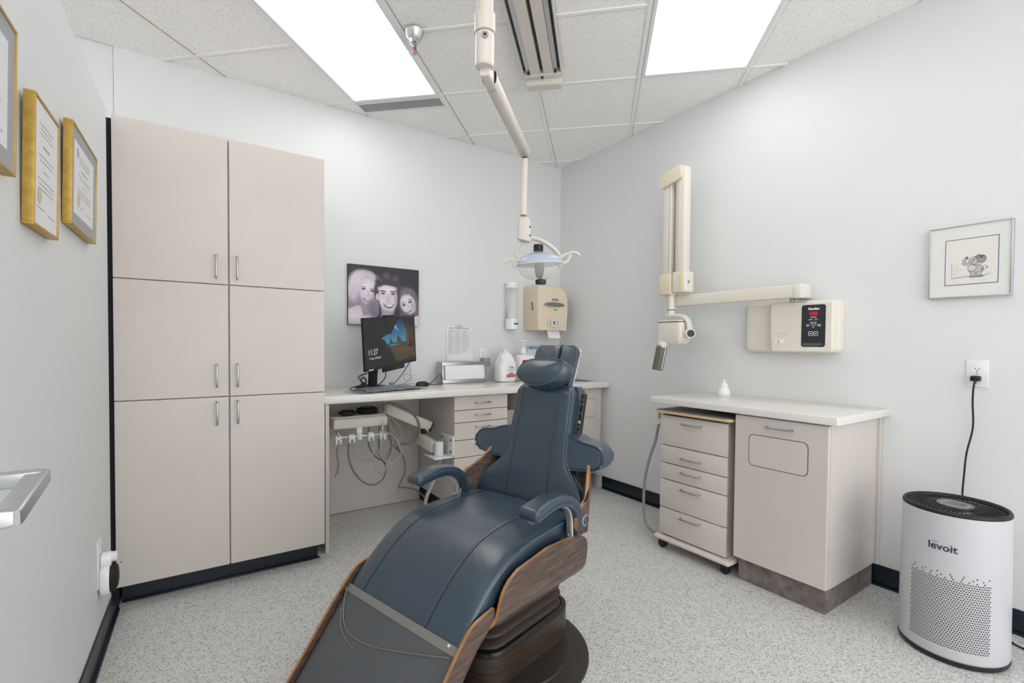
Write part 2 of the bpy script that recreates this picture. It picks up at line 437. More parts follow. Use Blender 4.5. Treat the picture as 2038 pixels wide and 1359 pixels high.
def troffer(i, j, label):
    c = gp(i+.5, j+1); t = T('ceiling_light', label, 'ceiling light', (c[0], c[1], CEIL), 'recessed fluorescent ceiling lights')
    fr = []
    for a, b, cc, d in ((i+.02, i+.98, j+.02, j+.05), (i+.02, i+.98, j+1.95, j+1.98), (i+.02, i+.05, j+.05, j+1.95), (i+.95, i+.98, j+.05, j+1.95)):
        pl = cellpoly(a, b, cc, d)
        if pl: fr.append(gprism(pl, CEIL-.004, CEIL+.02, lambda u, v, t: (u, v, t)))
    P('frame', gjoin(*fr), WHITE, t, smooth=False)
    pl = cellpoly(i+.055, i+.945, j+.055, j+1.945)
    P('diffuser', gprism(pl, CEIL+.003, CEIL+.008, lambda u, v, t: (u, v, t)), DIFF, t, smooth=False)
troffer(1, -1, 'lit rectangular ceiling light left of the lamp pole, next to the air vent')
troffer(4, -1, 'lit rectangular ceiling light right of the ceiling track, near the right wall')
for k, (i, j) in enumerate(LIGHTS[2:]):
    troffer(i, j, ['lit ceiling light behind the camera, in line with the left one', 'lit ceiling light behind the camera, in line with the right one', 'lit ceiling light beyond the low partition wall'][k])

# air vent strip at the end of the left light
c = gp(1.5, 1.13); vent = T('ceiling_vent', 'narrow grille air vent in the ceiling at the end of the left light', 'vent', (c[0], c[1], CEIL))
P('backing', gprism(cellpoly(1.03, 1.97, 1.03, 1.235), CEIL+.012, CEIL+.02, lambda u, v, t: (u, v, t)), DGREY, vent, smooth=False)
fr = [gprism(cellpoly(*q), CEIL-.003, CEIL+.012, lambda u, v, t: (u, v, t)) for q in ((1.02, 1.98, 1.02, 1.04), (1.02, 1.98, 1.215, 1.24), (1.02, 1.04, 1.04, 1.215), (1.96, 1.98, 1.04, 1.215))]
P('frame', gjoin(*fr), WHITE, vent, smooth=False)
gr = []
for k in range(44):
    a = 1.045+k*.0208; gr.append(gprism(cellpoly(a, a+.0075, 1.04, 1.215), CEIL+.001, CEIL+.011, lambda u, v, t: (u, v, t)))
for k in range(8):
    a = 1.05+k*.0208; gr.append(gprism(cellpoly(1.04, 1.96, a, a+.0075), CEIL+.001, CEIL+.011, lambda u, v, t: (u, v, t)))
P('grille', gjoin(*gr), LGREY, vent, smooth=False, kind='stuff')

# sprinkler
sp = T('ceiling_sprinkler', 'chrome fire sprinkler head hanging from the ceiling beside the left light', 'sprinkler', (.958, 2.32, CEIL))
P('escutcheon', glathe([(.05, 0), (.05, -.003), (.046, -.008), (.040, -.03), (.026, -.045), (.024, -.062), (.017, -.068)], 32, (.958, 2.32, CEIL)), CHROME, sp)
P('stem', gjoin(gcyl((.958, 2.32, CEIL-.066), (.958, 2.32, CEIL-.082), .010), gtube([(.950, 2.32, CEIL-.08), (.947, 2.32, CEIL-.095), (.955, 2.32, CEIL-.108)], .0022, 6), gtube([(.966, 2.32, CEIL-.08), (.969, 2.32, CEIL-.095), (.961, 2.32, CEIL-.108)], .0022, 6)), STEEL, sp)
P('bulb', gcyl((.958, 2.32, CEIL-.082), (.958, 2.32, CEIL-.104), .003, seg=8), RED, sp)
P('deflector', glathe([(.014, 0), (.014, .002), (.004, .004)], 16, (.958, 2.32, CEIL-.112)), STEEL, sp)

# ceiling track for the operating light (runs along the grid, in metres i along UX, j along UY)
def tk(u, v, z): p = GO+UX*u+UY*v; return (p[0], p[1], z)
u0, u1 = 1.775, 2.0; vend = .43; vst = -2.9
t = T('ceiling_track', 'beige metal ceiling track with a dark centre slot carrying the lamp pole', 'ceiling track', tk((u0+u1)/2, vend-.6, CEIL))
def tbar(ua, ub, za, zb, va=vst, vb=vend): return gprism([(ua, va), (ub, va), (ub, vb), (ua, vb)], za, zb, tk)
P('housing', gjoin(tbar(u0, u0+.008, CEIL-.05, CEIL), tbar(u1-.008, u1, CEIL-.05, CEIL), tbar(u0, u1, CEIL-.006, CEIL)), BEIGEM, t, smooth=False)
P('channel', tbar(u0+.008, u1-.008, CEIL-.02, CEIL-.007), DGREY, t, smooth=False)
for a, b in ((u0+.024, u0+.047), (u1-.047, u1-.024)): P('guide_rail', tbar(a, b, CEIL-.042, CEIL-.02), ALU, t, smooth=False)
for a, b in ((u0+.049, u0+.103), (u1-.103, u1-.049)): P('cover_panel', tbar(a, b, CEIL-.05, CEIL-.02), BEIGEM, t, smooth=False)
P('end_box', gmap(gbox(u0+.008, u1-.004, vend, vend+.075, CEIL-.085, CEIL-.002, .014, 3), tk), BEIGEM, t)
P('end_plate', gmap(gbox(u0+.004, u1-.004, vend-.045, vend+.002, CEIL-.056, CEIL-.02, .004), tk), BEIGEM, t)
P('square_knob', gmap(gbox(u0+.104, u0+.118, vend-.034, vend-.02, CEIL-.064, CEIL-.056, .001), tk), BLACK, t)
for a in (u0+.036, u1-.036): P('stop_screw', gmap(gcyl((a, vend-.06, CEIL-.042), (a, vend-.06, CEIL-.056), .006), tk), BLACK, t)

# ------------------------------------------------------------------ operating light
def gbar(a, b, w, h, e=.35, n=24, rfn=None, upv=(0, 0, 1)):
    a, b = Vector(a), Vector(b); d = (b-a).normalized(); s = d.cross(Vector(upv)).normalized(); u = s.cross(d)
    L = (b-a).length; rings = []
    for tt, sc_ in ((0, .86), (.006/L, 1), (1-.006/L, 1), (1, .86)):
        rings.append([tuple(a+(b-a)*tt+s*x*sc_+u*y*sc_) for x, y in superell(w/2, h/2, n, e)])
    return gloft(rings)
PX, PY = .748, 1.267
t = T('dental_operating_light', 'beige ceiling-hung dental operating light above the chair headrest', 'dental lamp', (PX, PY, CEIL-.05))
P('pole', gcyl((PX, PY, CEIL-.05), (PX, PY, 2.145), .026, seg=28), BEIGEM, t)
P('pole_socket', glathe([(.0265, .055), (.032, .054), (.032, 0), (.0285, -.001)], 32, (PX, PY, 2.097)), BEIGEM, t)
P('swivel_cap', glathe([(.0, 0), (.026, .001), (.029, .005), (.029, .098), (.0, .099)], 32, (PX, PY, 1.995)), BEIGEM, t)
cd = Vector((-PX, -PY, 0)).normalized()
sc0 = Vector((PX, PY, 2.076))+cd*.0288
s_ = P('screw', gcyl(tuple(sc0), tuple(sc0+cd*.004), .0105, seg=20), STEEL, t); P('screw_socket', gcyl(tuple(sc0+cd*.004), tuple(sc0+cd*.0045), .005, seg=6), BLACK, s_)
AE = Vector((1.236, 1.742, 2.01)); AS = Vector((PX, PY, 1.996)); ad = (AE-AS).normalized()
P('knuckle', gbar(AS+ad*.0, AS+ad*.10, .034, .05), BEIGEM, t)
P('arm', gbar(AS+ad*.055, AE+ad*.018, .046, .046, .75), BEIGEM, t)
P('arm_gap_seal', gbar(AS+ad*.052, AS+ad*.056, .047, .047, .75), BLACK, t)
P('rod_pin', gcyl(tuple(AE+Vector((0, 0, -.022))), tuple(AE+Vector((0, 0, -.045))), .011), DGREY, t)
RB = Vector((1.231, 1.744, 1.734))
P('rod', gcyl(tuple(AE+Vector((0, 0, -.03))), tuple(RB), .0135, .0165, seg=24), BEIGEM, t)
# local frame of the lamp head
HR = Vector((math.cos(R(34)), -math.sin(R(34)), 0)); HF = Vector((math.sin(R(34)), math.cos(R(34)), 0)); HC = Vector((1.312, 1.722, 1.522))
def hp(u, v, f=0): return tuple(HC+HR*u+Vector((0, 0, 1))*v+HF*f)     # u right, v up, f away from the camera
def K(x, y): return ((x-1075)*.00225, (526-y)*.00225)
def hk(x, y, f=0): return hp((x-1075)*.00225, (526-y)*.00225, f)
rings = []
for v, s1 in ((.212, .6), (.208, .9), (.19, 1), (.125, 1), (.112, .95), (.108, .7)):
    rings.append([hp(-.074+x*(1 if v > .13 else 1.05), v+(-.22*(x+.03) if v < .13 else -.5*max(0, x)*.6), y) for x, y in superell(.029*s1, .024*s1, 24, .5)])
P('joint_housing', gloft(rings), BEIGEM, t)
for x, y in ((1045, 431), (1054, 454), (1054, 471)): P('housing_screw', gcyl(hk(x, y, -.020), hk(x, y, -.0265), .0035, seg=10), DGREY, t)
P('yoke_pin', gcyl(hk(1037, 470), hk(1038, 482), .004, seg=10), STEEL, t)
P('yoke', gtube([hk(1048, 476), hk(1062, 474, .004), (hk(1080, 480, .006)), hk(1098, 491, .008), hk(1110, 503, .008), hk(1117, 514, .008)], .012, 12, 6, flat=.8), BEIGEM, t)
P('yoke_inner_arm', gtube([hk(1050, 479, .01), hk(1038, 484, .012), hk(1029, 494, .014), hk(1027, 506, .014), hk(1031, 517, .012)], .0085, 12, 6, flat=.8), BEIGEM, t)
def dome(a, b, h, sg, n=9, tilt=.06, e=1.0, r0=0.0):
    rings = []
    for k in range(n+1):
        f = k/n; r = r0+(1-r0)*math.cos(f*math.pi/2)**.9; z = h*math.sin(f*math.pi/2)*sg
        r = max(r, .02); rings.append([hp(a*r*math.cos(q), z+tilt*a*r*math.cos(q), b*r*math.sin(q)) for q in np.linspace(0, 2*math.pi, 40, endpoint=False)])
    return gloft(rings)
P('reflector', dome(.105, .07, .052, 1), GLASS, t, label='blue-white dichroic reflector')
P('reflector_rim', gtube([hp(.105*math.cos(q), .06*.105*math.cos(q), .07*math.sin(q)) for q in np.linspace(0, 2*math.pi, 40, endpoint=False)], .003, 8, closed=True), BEIGEM, t)
P('front_shield', dome(.104, .069, .072, -1), CLEAR, t, label='clear plastic splash shield')
P('reflector_bracket', gtube([hk(1034, 519), hk(1045, 509), hk(1062, 502), hk(1086, 501), hk(1103, 508), hk(1112, 517)], .0045, 8, 6), BEIGEM, t)
P('lamp_socket', gjoin(*[glathe([(.022, 0), (.022, .004), (.020, .005), (.020, .007)], 24, hp(-.009, .058+k*.0075)) for k in range(4)]), BLACK, t)
P('bulb_housing', gloft([[hp(-.003+x*s1, v, y*s1) for x, y in superell(.022, .018, 20, .5)] for v, s1 in ((.004, 1), (-.02, .98), (-.045, .8), (-.058, .62))]), DGREY, t)
P('focus_stem', gcyl(hp(0, -.057), hp(0, -.073), .009, seg=12), BLACK, t)
P('focus_knob', gloft([[hp(.003+x*s1, v, y*s1) for x, y in superell(.024, .018, 20, .5)] for v, s1 in ((-.068, .85), (-.071, 1), (-.085, 1), (-.089, .9))]), BLACK, t)
P('handle', gtube([hk(1112, 515, -.01), hk(1124, 507, -.012), hk(1137, 502, -.012), hk(1147, 504, -.012), hk(1153, 509, -.012)], .0062, 10, 6), BEIGEM, t)
P('handle_stay', gtube([hk(1113, 525, -.01), hk(1124, 523, -.012), hk(1131, 516, -.012), hk(1134, 506, -.012)], .0068, 10, 6), BEIGEM, t)
P('handle', gtube([hk(1034, 521, -.01), hk(1023, 518, -.012), hk(1011, 518, -.012), hk(1004, 523, -.012), hk(1001, 527, -.012)], .0058, 10, 6), BEIGEM, t)
P('handle_stay', gtube([hk(1018, 519, -.012), hk(1022, 527, -.012), hk(1027, 534, -.01)], .004, 8, 4), BEIGEM, t)
P('thumb_screw', gjoin(gcyl(hk(1113, 528, -.01), hk(1116, 534, -.01), .006, seg=12), gcyl(hk(1116, 533, -.01), hk(1117, 540, -.01), .002, seg=8)), STEEL, t)

# ------------------------------------------------------------------ handles
def bow(p, axis, L, out, d=.03, r=.0045):
    p, ax, ou = Vector(p), Vector(axis), Vector(out)
    a, b = p-ax*L/2, p+ax*L/2
    pts = [a, a+ou*d*.75, a+ou*d+ax*.012, b+ou*d-ax*.012, b+ou*d*.75, b]
    pts = [a, a+ou*d*.6, a+ou*d*.92+ax*.004, a+ou*d+ax*.014]+[b+ou*d-ax*.014, b+ou*d*.92-ax*.004, b+ou*d*.6, b]
    return gtube([tuple(q) for q in pts], r, 10)

# ------------------------------------------------------------------ tall cabinet
t = T('tall_cabinet', 'tall beige laminate cabinet with six doors standing in the left corner', 'cabinet', (.165, 3.0, 0))
P('body', gbox(-.258, .588, 2.652, YB-.003, .10, 2.112), LAMS, t, smooth=False)
P('dark_filler', gbox(-.31, -.2585, 2.66, YB-.003, 0, 2.108), GAPM, t, smooth=False)  # near-black strip standing in for the shade in the gap by the wall
P('toe_kick', gbox(-.25, .575, 2.72, 2.75, 0, .099), NAVY, t, smooth=False)
P('toe_kick_cove', gbox(-.25, .585, 2.705, 2.72, 0, .008, .003), NAVY, t)
P('base_side', gbox(.556, .57, 2.75, YB-.01, 0, .099), NAVY, t, smooth=False)
rows = [(.103, .904), (.908, 1.430), (1.434, 2.115)]
hz = {0: .83, 1: 1.006, 2: 1.514}
for r_, (z0, z1) in enumerate(rows):
    for k, (x0, x1) in enumerate(((-.262, .158), (.1645, .592))):
        d = P('door', gbox(x0, x1, 2.630, 2.650, z0, z1, .0015, 1), LAM, t)
        P('handle', bow((.110 if k == 0 else .195, 2.630, hz[r_]), (0, 0, 1), .104, (0, -1, 0)), STEEL, d)

# ------------------------------------------------------------------ back worktop and units
t = T('worktop', 'long white laminate worktop along the back wall', 'worktop', (1.69, 3.05, .825))
g = gjoin(gbox(.60, 2.60, 2.73, YB-.002, .828, .87, .006, 3), gbox(2.60, 2.72, 2.73, 2.86, .828, .87, .006), gbox(2.60, 2.72, 3.0, YB-.002, .828, .87, .006), gbox(2.72, 2.785, 2.73, YB-.002, .828, .87, .006))
P('slab', gbox(.597, 2.785, 2.73, YB-.002, .826, .87, .008, 3), COUNTER, t)
P('sink_rim', gprism(rrect(2.58, 2.74, 2.86, 3.12, .03), .870, .8735, lambda u, v, q: (u, v, q)), STEEL, t)
P('sink_basin', gprism(rrect(2.60, 2.72, 2.88, 3.10, .02), .8735, .874, lambda u, v, q: (u, v, q)), DGREY, t)
t = T('end_panel', 'narrow upright laminate end panel between the tall cabinet and knee space', 'panel', (.632, 3.05, 0))
P('panel', gbox(.622, .642, 2.745, YB-.003, 0, .826, .001, 1), LAM, t)
t = T('back_panel', 'wide beige back panel inside the knee space under the worktop', 'panel', (1.02, 3.355, 0))
P('panel', gbox(.644, 1.425, 3.346, YB-.003, .004, .8255), LAMS, t, smooth=False)

t = T('drawer_unit', 'beige drawer unit under the back worktop, left of the exam chair', 'drawer unit', (1.637, 3.05, 0))
P('body', gbox(1.43, 1.843, 2.80, YB-.003, .10, .8255), LAMS, t, smooth=False)
P('toe_kick', gbox(1.44, 1.84, 2.86, 2.88, 0, .0995), NAVY, t, smooth=False)
P('side_plinth', gbox(1.437, 1.4395, 2.86, YB-.01, 0, .0995), GAPM, t, smooth=False)
zs = [.818, .728, .646, .531, .416, .295, .103]
for k in range(6):
    d = P('drawer', gbox(1.431, 1.843, 2.780, 2.799, zs[k+1]+.0025, zs[k]-.0025 if k else .819, .0015, 1), LAM, t)
    hzz = [.775, .694, .613, .497, .378, .25][k]
    P('handle', bow((1.64, 2.780, hzz), (1, 0, 0), .11, (0, -1, 0)), STEEL, d)

t = T('open_shelf_unit', 'dark narrow open shelf unit just behind the chair backrest', 'shelf unit', (1.9, 3.05, 0))
P('side', gbox(1.945, 1.957, 2.79, YB-.003, .10, .8255), LAMS, t, smooth=False)
P('back', gbox(1.845, 1.944, 3.30, 3.31, .10, .8255), DGREY, t, smooth=False)
for z in (.10, .36, .56): P('shelf', gbox(1.8455, 1.944, 2.80, 3.30, z, z+.015), LAMS, t, smooth=False)
P('plinth', gbox(1.846, 1.955, 2.86, 2.88, 0, .0995), NAVY, t, smooth=False)
t = tag(P('glove_box', gbox(1.858, 1.935, 2.81, 3.0, .5755, .70, .003), GREY), 'grey box on the upper shelf of the narrow open unit', 'box')
t = tag(P('supply_bin', gbox(1.858, 1.935, 2.82, 3.0, .3755, .47, .01), DGREY), 'dark grey bin on the lower shelf of the narrow open unit', 'bin')

def flap(x0, x1, z0, z1, plane, face, m, parent):
    fn = (lambda u, v, q: (u, q, v)) if plane == 'y' else (lambda u, v, q: (q, u, v))
    s = 1
    o = P('flap', gprism(rrect(x0+.003, x1-.003, z0+.003, z1-.003, .022), face-.0022, face+.004, fn), m, parent)
    P('flap_groove', gprism(rrect(x0, x1, z0, z1, .024), face-.0012, face+.004, fn), BRN, o)
    return o
BRN = mat('groove_brown', (84, 66, 44), .7)
t = T('sink_cabinet', 'beige base cabinet in the right rear corner, half hidden by the chair', 'cabinet', (2.35, 3.05, 0))
P('body', gbox(1.958, 2.742, 2.80, YB-.003, .145, .8255), LAMS, t, smooth=False)
P('toe_kick', gbox(1.96, 2.74, 2.86, 2.875, 0, .1445), SLATE, t, smooth=False)
P('wall_filler', gbox(2.744, 2.788, 2.82, YB-.003, 0.105, .8255), LAMS, t, smooth=False)
P('door', gbox(1.96, 2.345, 2.780, 2.799, .148, .819, .0015, 1), LAM, t)
d = P('door', gbox(2.35, 2.74, 2.780, 2.799, .148, .819, .0015, 1), LAM, t)
flap(2.42, 2.687, .595, .745, 'y', 2.7798, LAM, d)

# ------------------------------------------------------------------ right base cabinet
t = T('waste_cabinet', 'beige base cabinet with a rounded waste flap, under the right worktop', 'cabinet', (2.5, 1.13, 0))
P('body', gbox(2.272, XR-.003, .925, 1.344, .115, .830), LAMS, t, smooth=False)
P('plinth', gbox(2.28, 2.775, .938, 1.332, 0, .1148), SLATE, t, smooth=False, label='brown slate-patterned plinth')
P('wall_strip', gbox(2.762, XR-.003, .914, .9245, .11, .829), LAMS, t, smooth=False)
d = P('door', gbox(2.25, 2.2705, .925, 1.344, .117, .824, .0015, 1), LAM, t)
P('handle', bow((2.25, 1.128, .786), (0, 1, 0), .112, (-1, 0, 0)), STEEL, d)
flap(1.004, 1.273, .589, .741, 'x', 2.2499, LAM, d)
t = T('side_worktop', 'short white speckled worktop on the right wall above the cart', 'worktop', (2.5, 1.38, .83))
P('slab', gbox(2.228, XR-.002, .885, 1.862, .832, .868, .004, 3), COUNTER, t)

# ------------------------------------------------------------------ mobile cart
t = T('mobile_cart', 'beige mobile drawer cart on casters tucked under the right worktop', 'cart', (2.48, 1.594, 0))
P('body', gbox(2.272, 2.70, 1.395, 1.794, .082, .772, .004), LAMS, t)
P('base_slab', gbox(2.225, 2.735, 1.352, 1.822, .055, .080, .0125, 4), mat('cart_base_cream', (216, 208, 200), .4), t)
g = gprism(rrect(2.225, 2.73, 1.358, 1.826, .03), .782, .797, lambda u, v, q: (u, v, q), rim=1)
P('top', g, [DGREY, KRAFT], t)
P('top_inlay', gprism(rrect(2.245, 2.71, 1.378, 1.806, .02), .797, .7985, lambda u, v, q: (u, v, q)), GREY, t)
P('top_underframe', gbox(2.262, 2.70, 1.40, 1.79, .772, .782), DGREY, t, smooth=False)
zs = [.772, .598, .497, .403, .240, .086]; hh = [.734, .543, .464, .370, .211]
for k in range(5):
    d = P('drawer', gbox(2.25, 2.2715, 1.387, 1.798, zs[k+1]+.002, zs[k]-.002, .005, 2), LAM, t)
    P('handle', bow((2.25, 1.592, hh[k]), (0, 1, 0), .115, (-1, 0, 0), .024), STEEL, d)
for x in (2.27, 2.69):
    for y in (1.395, 1.785):
        c_ = P('caster', gcyl((x-.011, y, .025), (x+.011, y, .025), .025, seg=20), RUBBER, t)
        P('caster_fork', gbox(x-.017, x+.017, y-.018, y+.02, .028, .052, .006), BLACK, c_)
HOSE = [(2.3, 1.852, .70), (2.3, 1.862, .651), (2.3, 1.875, .589), (2.3, 1.908, .507), (2.3, 1.938, .40), (2.3, 1.953, .30), (2.3, 1.955, .173), (2.3, 1.938, .085), (2.31, 1.89, .045), (2.33, 1.825, .040), (2.36, 1.78, .04)]
P('hose', gtube(HOSE, .0085, 10, 6), mat('cart_hose_grey', (142, 144, 148), .4), t)
P('syringe', gjoin(gcyl((2.3, 1.853, .70), (2.3, 1.848, .765), .008, .010), gcyl((2.3, 1.848, .765), (2.3, 1.843, .80), .006, .005)), ALU, t)
P('syringe_holder', gjoin(gbox(2.288, 2.318, 1.80, 1.868, .715, .735, .004), gbox(2.290, 2.312, 1.836, 1.866, .70, .722, .004)), CREAM, t)

# little pump bottle on the side worktop
t = T('small_dispenser_bottle', 'small squat white bottle standing on the right worktop', 'bottle', (2.66, 1.665, .868))
P('bottle', glathe([(.0, 0), (.036, 0), (.038, .003), (.038, .022), (.035, .027), (.031, .029), (.029, .042), (.026, .046), (.024, .048)], 28, (2.66, 1.665, .868)), WHITEG, t)
P('cap', glathe([(.023, 0), (.023, .018), (.018, .024), (.008, .027), (.007, .04), (.003, .05), (0, .05)], 24, (2.66, 1.665, .916)), WHITEG, t)

# ------------------------------------------------------------------ the exam chair; local frame: s to its left-of-sitter side, a towards the back, z up
CX, CY, TH = .976, 1.515, R(15.5)
def cf(s, a, z): return (CX+math.sin(TH)*s+math.cos(TH)*a, CY-math.cos(TH)*s+math.sin(TH)*a, z)
chair = T('dental_chair', 'navy leather reclining dental chair with walnut plywood sides in the middle of the room', 'dental chair', (CX, CY, 0))
def CP(name, g, m, parent=chair, **k): return P(name, gmap(g, cf), m, parent, **k)
# floor plate and base
CP('floor_plate', glathe([(.337, 0), (.337, .008), (.333, .013), (.262, .018), (.258, .024), (0, .025)], 72), mat('plate_brown', (48, 43, 41), .45))
def rring(x0, x1, y0, y1, r, z, n=6): return [(v, u, z) for u, v in rrect(y0, y1, x0, x1, r, n)]
CP('base_band', gloft([rring(-.165, .165, -.235, .262, .085, z) for z in (.025, .125)]), WALNUTD, ang=50)
CP('base_rim', gloft([rring(-.165+d, .165-d, -.235+d, .262-d, .085-d*.5, z) for d, z in ((0, .1255), (0, .142), (.004, .146), (.014, .146), (.016, .132))]), BLACK, ang=50)
rg = []
NB = 6
for k in range(NB*6+1):
    f = k/(NB*6); d = .010*(1-abs(math.cos(f*NB*math.pi)))**.6; d = .020*(abs(math.cos(f*NB*math.pi)))**3
    rg.append(rring(-.150+d+f*.004, .150-d-f*.004, -.215+d+f*.004, .238-d-f*.01, .07, .128+f*.232))
CP('bellows', gloft(rg), mat('bellows_brown', (56, 46, 42), .5), ang=70)
CP('seat_mechanism', gbox(-.185, .185, -.36, .16, .355, .455, .02), MATTEB)
CP('seat_pan', gbox(-.25, .25, -.30, .13, .43, .468, .012), MATTEB)

# seat and leg cushion
TOP = catmull([(.135, .505), (.128, .535), (.10, .549), (.03, .551), (-.05, .549), (-.13, .546), (-.20, .536), (-.27, .513), (-.335, .474), (-.395, .424), (-.455, .362), (-.53, .268), (-.60, .180), (-.66, .105), (-.695, .062)], 5)
def frame(path, i):
    a = path[max(i-1, 0)]; b = path[min(i+1, len(path)-1)]; d = (b-a)/np.linalg.norm(b-a); return np.array([d[1], -d[0]])  # normal pointing up/front for paths going to -a
def nrm(path, i):
    n = frame(path, i); return n if (n[1] > 0 or abs(n[1]) < 1e-6 and n[0] < 0) else -n
arc = np.concatenate([[0], np.cumsum([np.linalg.norm(TOP[i+1]-TOP[i]) for i in range(len(TOP)-1)])])
Wd = lambda u: .258+.012*min(1, max(0, (u-.1)/.3))
def crown(s, W): return .007*(1-(s/W)**2)
def seat_ring(i, off=0, cut=0, tk_=None, sc_=1):
    W = Wd(arc[i])+off; f = min(1, arc[i]/.25); th = .085-.03*min(1, max(0, (arc[i]-.45)/.3)) if tk_ is None else tk_
    n = nrm(TOP, i); p = TOP[i]; ring = []
    for x, y in superell(W*sc_, th/2*sc_+off, 48, .28):
        y2 = y-th/2 + (crown(x, W) if y > 0 else 0); c = n*y2; ring.append((x, p[0]+c[0], p[1]+c[1]))
    return ring
n0 = nrm(TOP, 0)
rings = [seat_ring(0, -.015)]+[seat_ring(i, -.006 if i < 2 else 0) for i in range(1, len(TOP)-1)]+[seat_ring(len(TOP)-1, -.012)]
cushion = CP('seat_cushion', gloft(rings), LEATH, ang=60)
def topline(s, i, lift=0.0):
    n = nrm(TOP, i); W = Wd(arc[i]); c = n*(crown(s, W)+lift); return (s, TOP[i][0]+c[0], TOP[i][1]+c[1])
def sup_y(s, W, th): return (1-min(1, (abs(s)/W))**(2/.28))**(.28/2)*th/2-th/2
for s0, s1 in ((-.168, -.188), (.138, .135)):
    CP('seam', gtube([topline(s0+(s1-s0)*i/len(TOP), i, -.0004) for i in range(4, len(TOP)-2)], .0021, 6), LEATHD, cushion)
    CP('stitching', gtube([topline(s0+(s1-s0)*i/len(TOP)+(.010 if s0 < 0 else -.010), i, -.0016) for i in range(4, len(TOP)-2)], .0024, 6), LEATH, cushion)
for sg in (-1, 1):
    pts = []
    for i in range(4, 32):
        W = Wd(arc[i]); n = nrm(TOP, i); s = sg*(W-.006); c = n*(-.0145); pts.append((s+sg*.003, TOP[i][0]+c[0], TOP[i][1]+c[1]))
    CP('side_piping', gtube(pts, .0032, 8), LEATHP, cushion)

# clear vinyl foot cover over the lower leg section
iP = int(np.argmin([abs(p[0]+.467)+abs(p[1]-.35) for p in TOP]))
def strip_ring(i, off, half=False, lowcut=-.05):
    W = Wd(arc[i])+off; n = nrm(TOP, i); p = TOP[i]; out = []
    pts = [(x, y) for x, y in superell(W, .03+off, 64, .28) if y > -.012]
    pts.sort(key=lambda q: -q[0]); 
    for x, y in pts:
        y2 = y-.03+crown(x, W)*(1 if y > 0 else 0); c = n*y2; out.append((x, p[0]+c[0], p[1]+c[1]))
    return out
def shell(idx, o0, o1): return gsheet([strip_ring(i, o1) for i in idx], [strip_ring(i, o0) for i in idx])
cover = CP('foot_cover', shell(range(iP, len(TOP)-1), .0022, .0032), FILM, chair, label='clear grey vinyl foot cover over the leg rest')
CP('cover_hem', shell([iP, iP+1], .0042, .0056), FILMB, cover)
# a welded crease in the vinyl
def tp(s, d, lift=.006):
    u = arc[iP]+d; i = int(np.searchsorted(arc, u)); i = min(max(i, 1), len(TOP)-1); f = (u-arc[i-1])/(arc[i]-arc[i-1])
    a, b = Vector(topline(s, i-1, lift)), Vector(topline(s, i, lift)); return tuple(a+(b-a)*f)
CP('vinyl_crease', gtube([tp(-.262, .016), tp(-.235, .055), (tp(-.195, .095)), tp(-.13, .118), tp(-.03, .112), tp(.08, .085), tp(.18, .056), tp(.26, .030)], .0016, 6, 8), FILMB, cover)
CP('vinyl_crease', gtube([tp(-.235, .072), tp(-.20, .108), tp(-.15, .132), tp(-.09, .142)], .0012, 6, 6), FILMB, cover)
CP('snap', glathe([(0, .0), (.004, 0), (.003, .002), (0, .0025)], 10, (0, 0, 0)) if 0 else gcyl(tp(.245, .006, .006), tp(.245, .006, .010), .004, seg=10), WHITE, cover)

# plywood rails beside the leg section and a curved pan under it
RT = catmull([(-.345, .408), (-.385, .402), (-.425, .392), (-.460, .366), (-.53, .288), (-.60, .199), (-.66, .124), (-.715, .055)], 5)
for sg in (-1, 1):
    out, inn = [], []
    for i, p in enumerate(RT):
        n = nrm(RT, i); hgt = .012+.066*min(1, i/9)**.7; ro, ri = [], []
        for k in range(9):
            f = k/8; dd = hgt*f; bend = max(0, dd-.045)
            s_ = .288-bend**2*8; q = p-n*dd; ro.append((sg*s_, q[0], q[1])); ri.append((sg*(s_-.011), q[0], q[1]))
        out.append(ro); inn.append(ri)
    CP('leg_rail', gsheet(out, inn), [WALNUT, PLYEDGE])
CP('leg_pan', gloft([[(x, p[0]-n[0]*(.062)+n[0]*y, p[1]-n[1]*.062+n[1]*y) for x, y in superell(.262, .006, 24, .3)] for p, n in ((TOP[i], nrm(TOP, i)) for i in range(iP-6, len(TOP)))]), WALNUT)

# walnut side aprons of the seat, bent under at the bottom
for sg in (-1, 1):
    out, inn = [], []
    rb = .05; zb = .388
    for k in range(15):
        w_ = k/14*.262; zt = (.508 if sg > 0 else .484)-w_
        if zt > zb: s_, z_, ns, nz = (.300 if sg > 0 else .288), zt, 1, 0
        else:
            an = min((zb-zt)/rb, math.pi/2); s_, z_ = (.300 if sg > 0 else .288)-rb*(1-math.cos(an)), zb-rb*math.sin(an); ns, nz = math.cos(an), -math.sin(an)
            ex = max(0, (zb-zt)-rb*math.pi/2); s_ -= ex
        # front and rear limits on this row
        d = w_
        fr = float(np.interp(d, [0, .006, .016, .03, .05, .08, .13, .18, .235], [-.10, -.19, -.245, -.28, -.308, -.328, -.345, -.372, -.395]))
        re = float(np.interp(d, [0, .006, .016, .03, .05, .07, .12, .235], [.045, .085, .108, .124, .135, .138, .128, .09]))
        ro, ri = [], []
        for j in range(13):
            a_ = fr+(re-fr)*j/12; zz = z_+(-.055*max(0, (-a_-.10))/.2*(1 if d < .05 else max(0, 1-(d-.05)/.05)) if 0 else 0)
            drop = .012*max(0, min(1, (a_+.1)/.2))*max(0, 1-d/.05)
            ro.append((sg*s_, a_, zz-drop)); ri.append((sg*(s_-.011*ns), a_, zz-drop-.011*nz))
        out.append(ro); inn.append(ri)
    CP('seat_apron', gsheet(out, inn), [WALNUT, PLYEDGE])

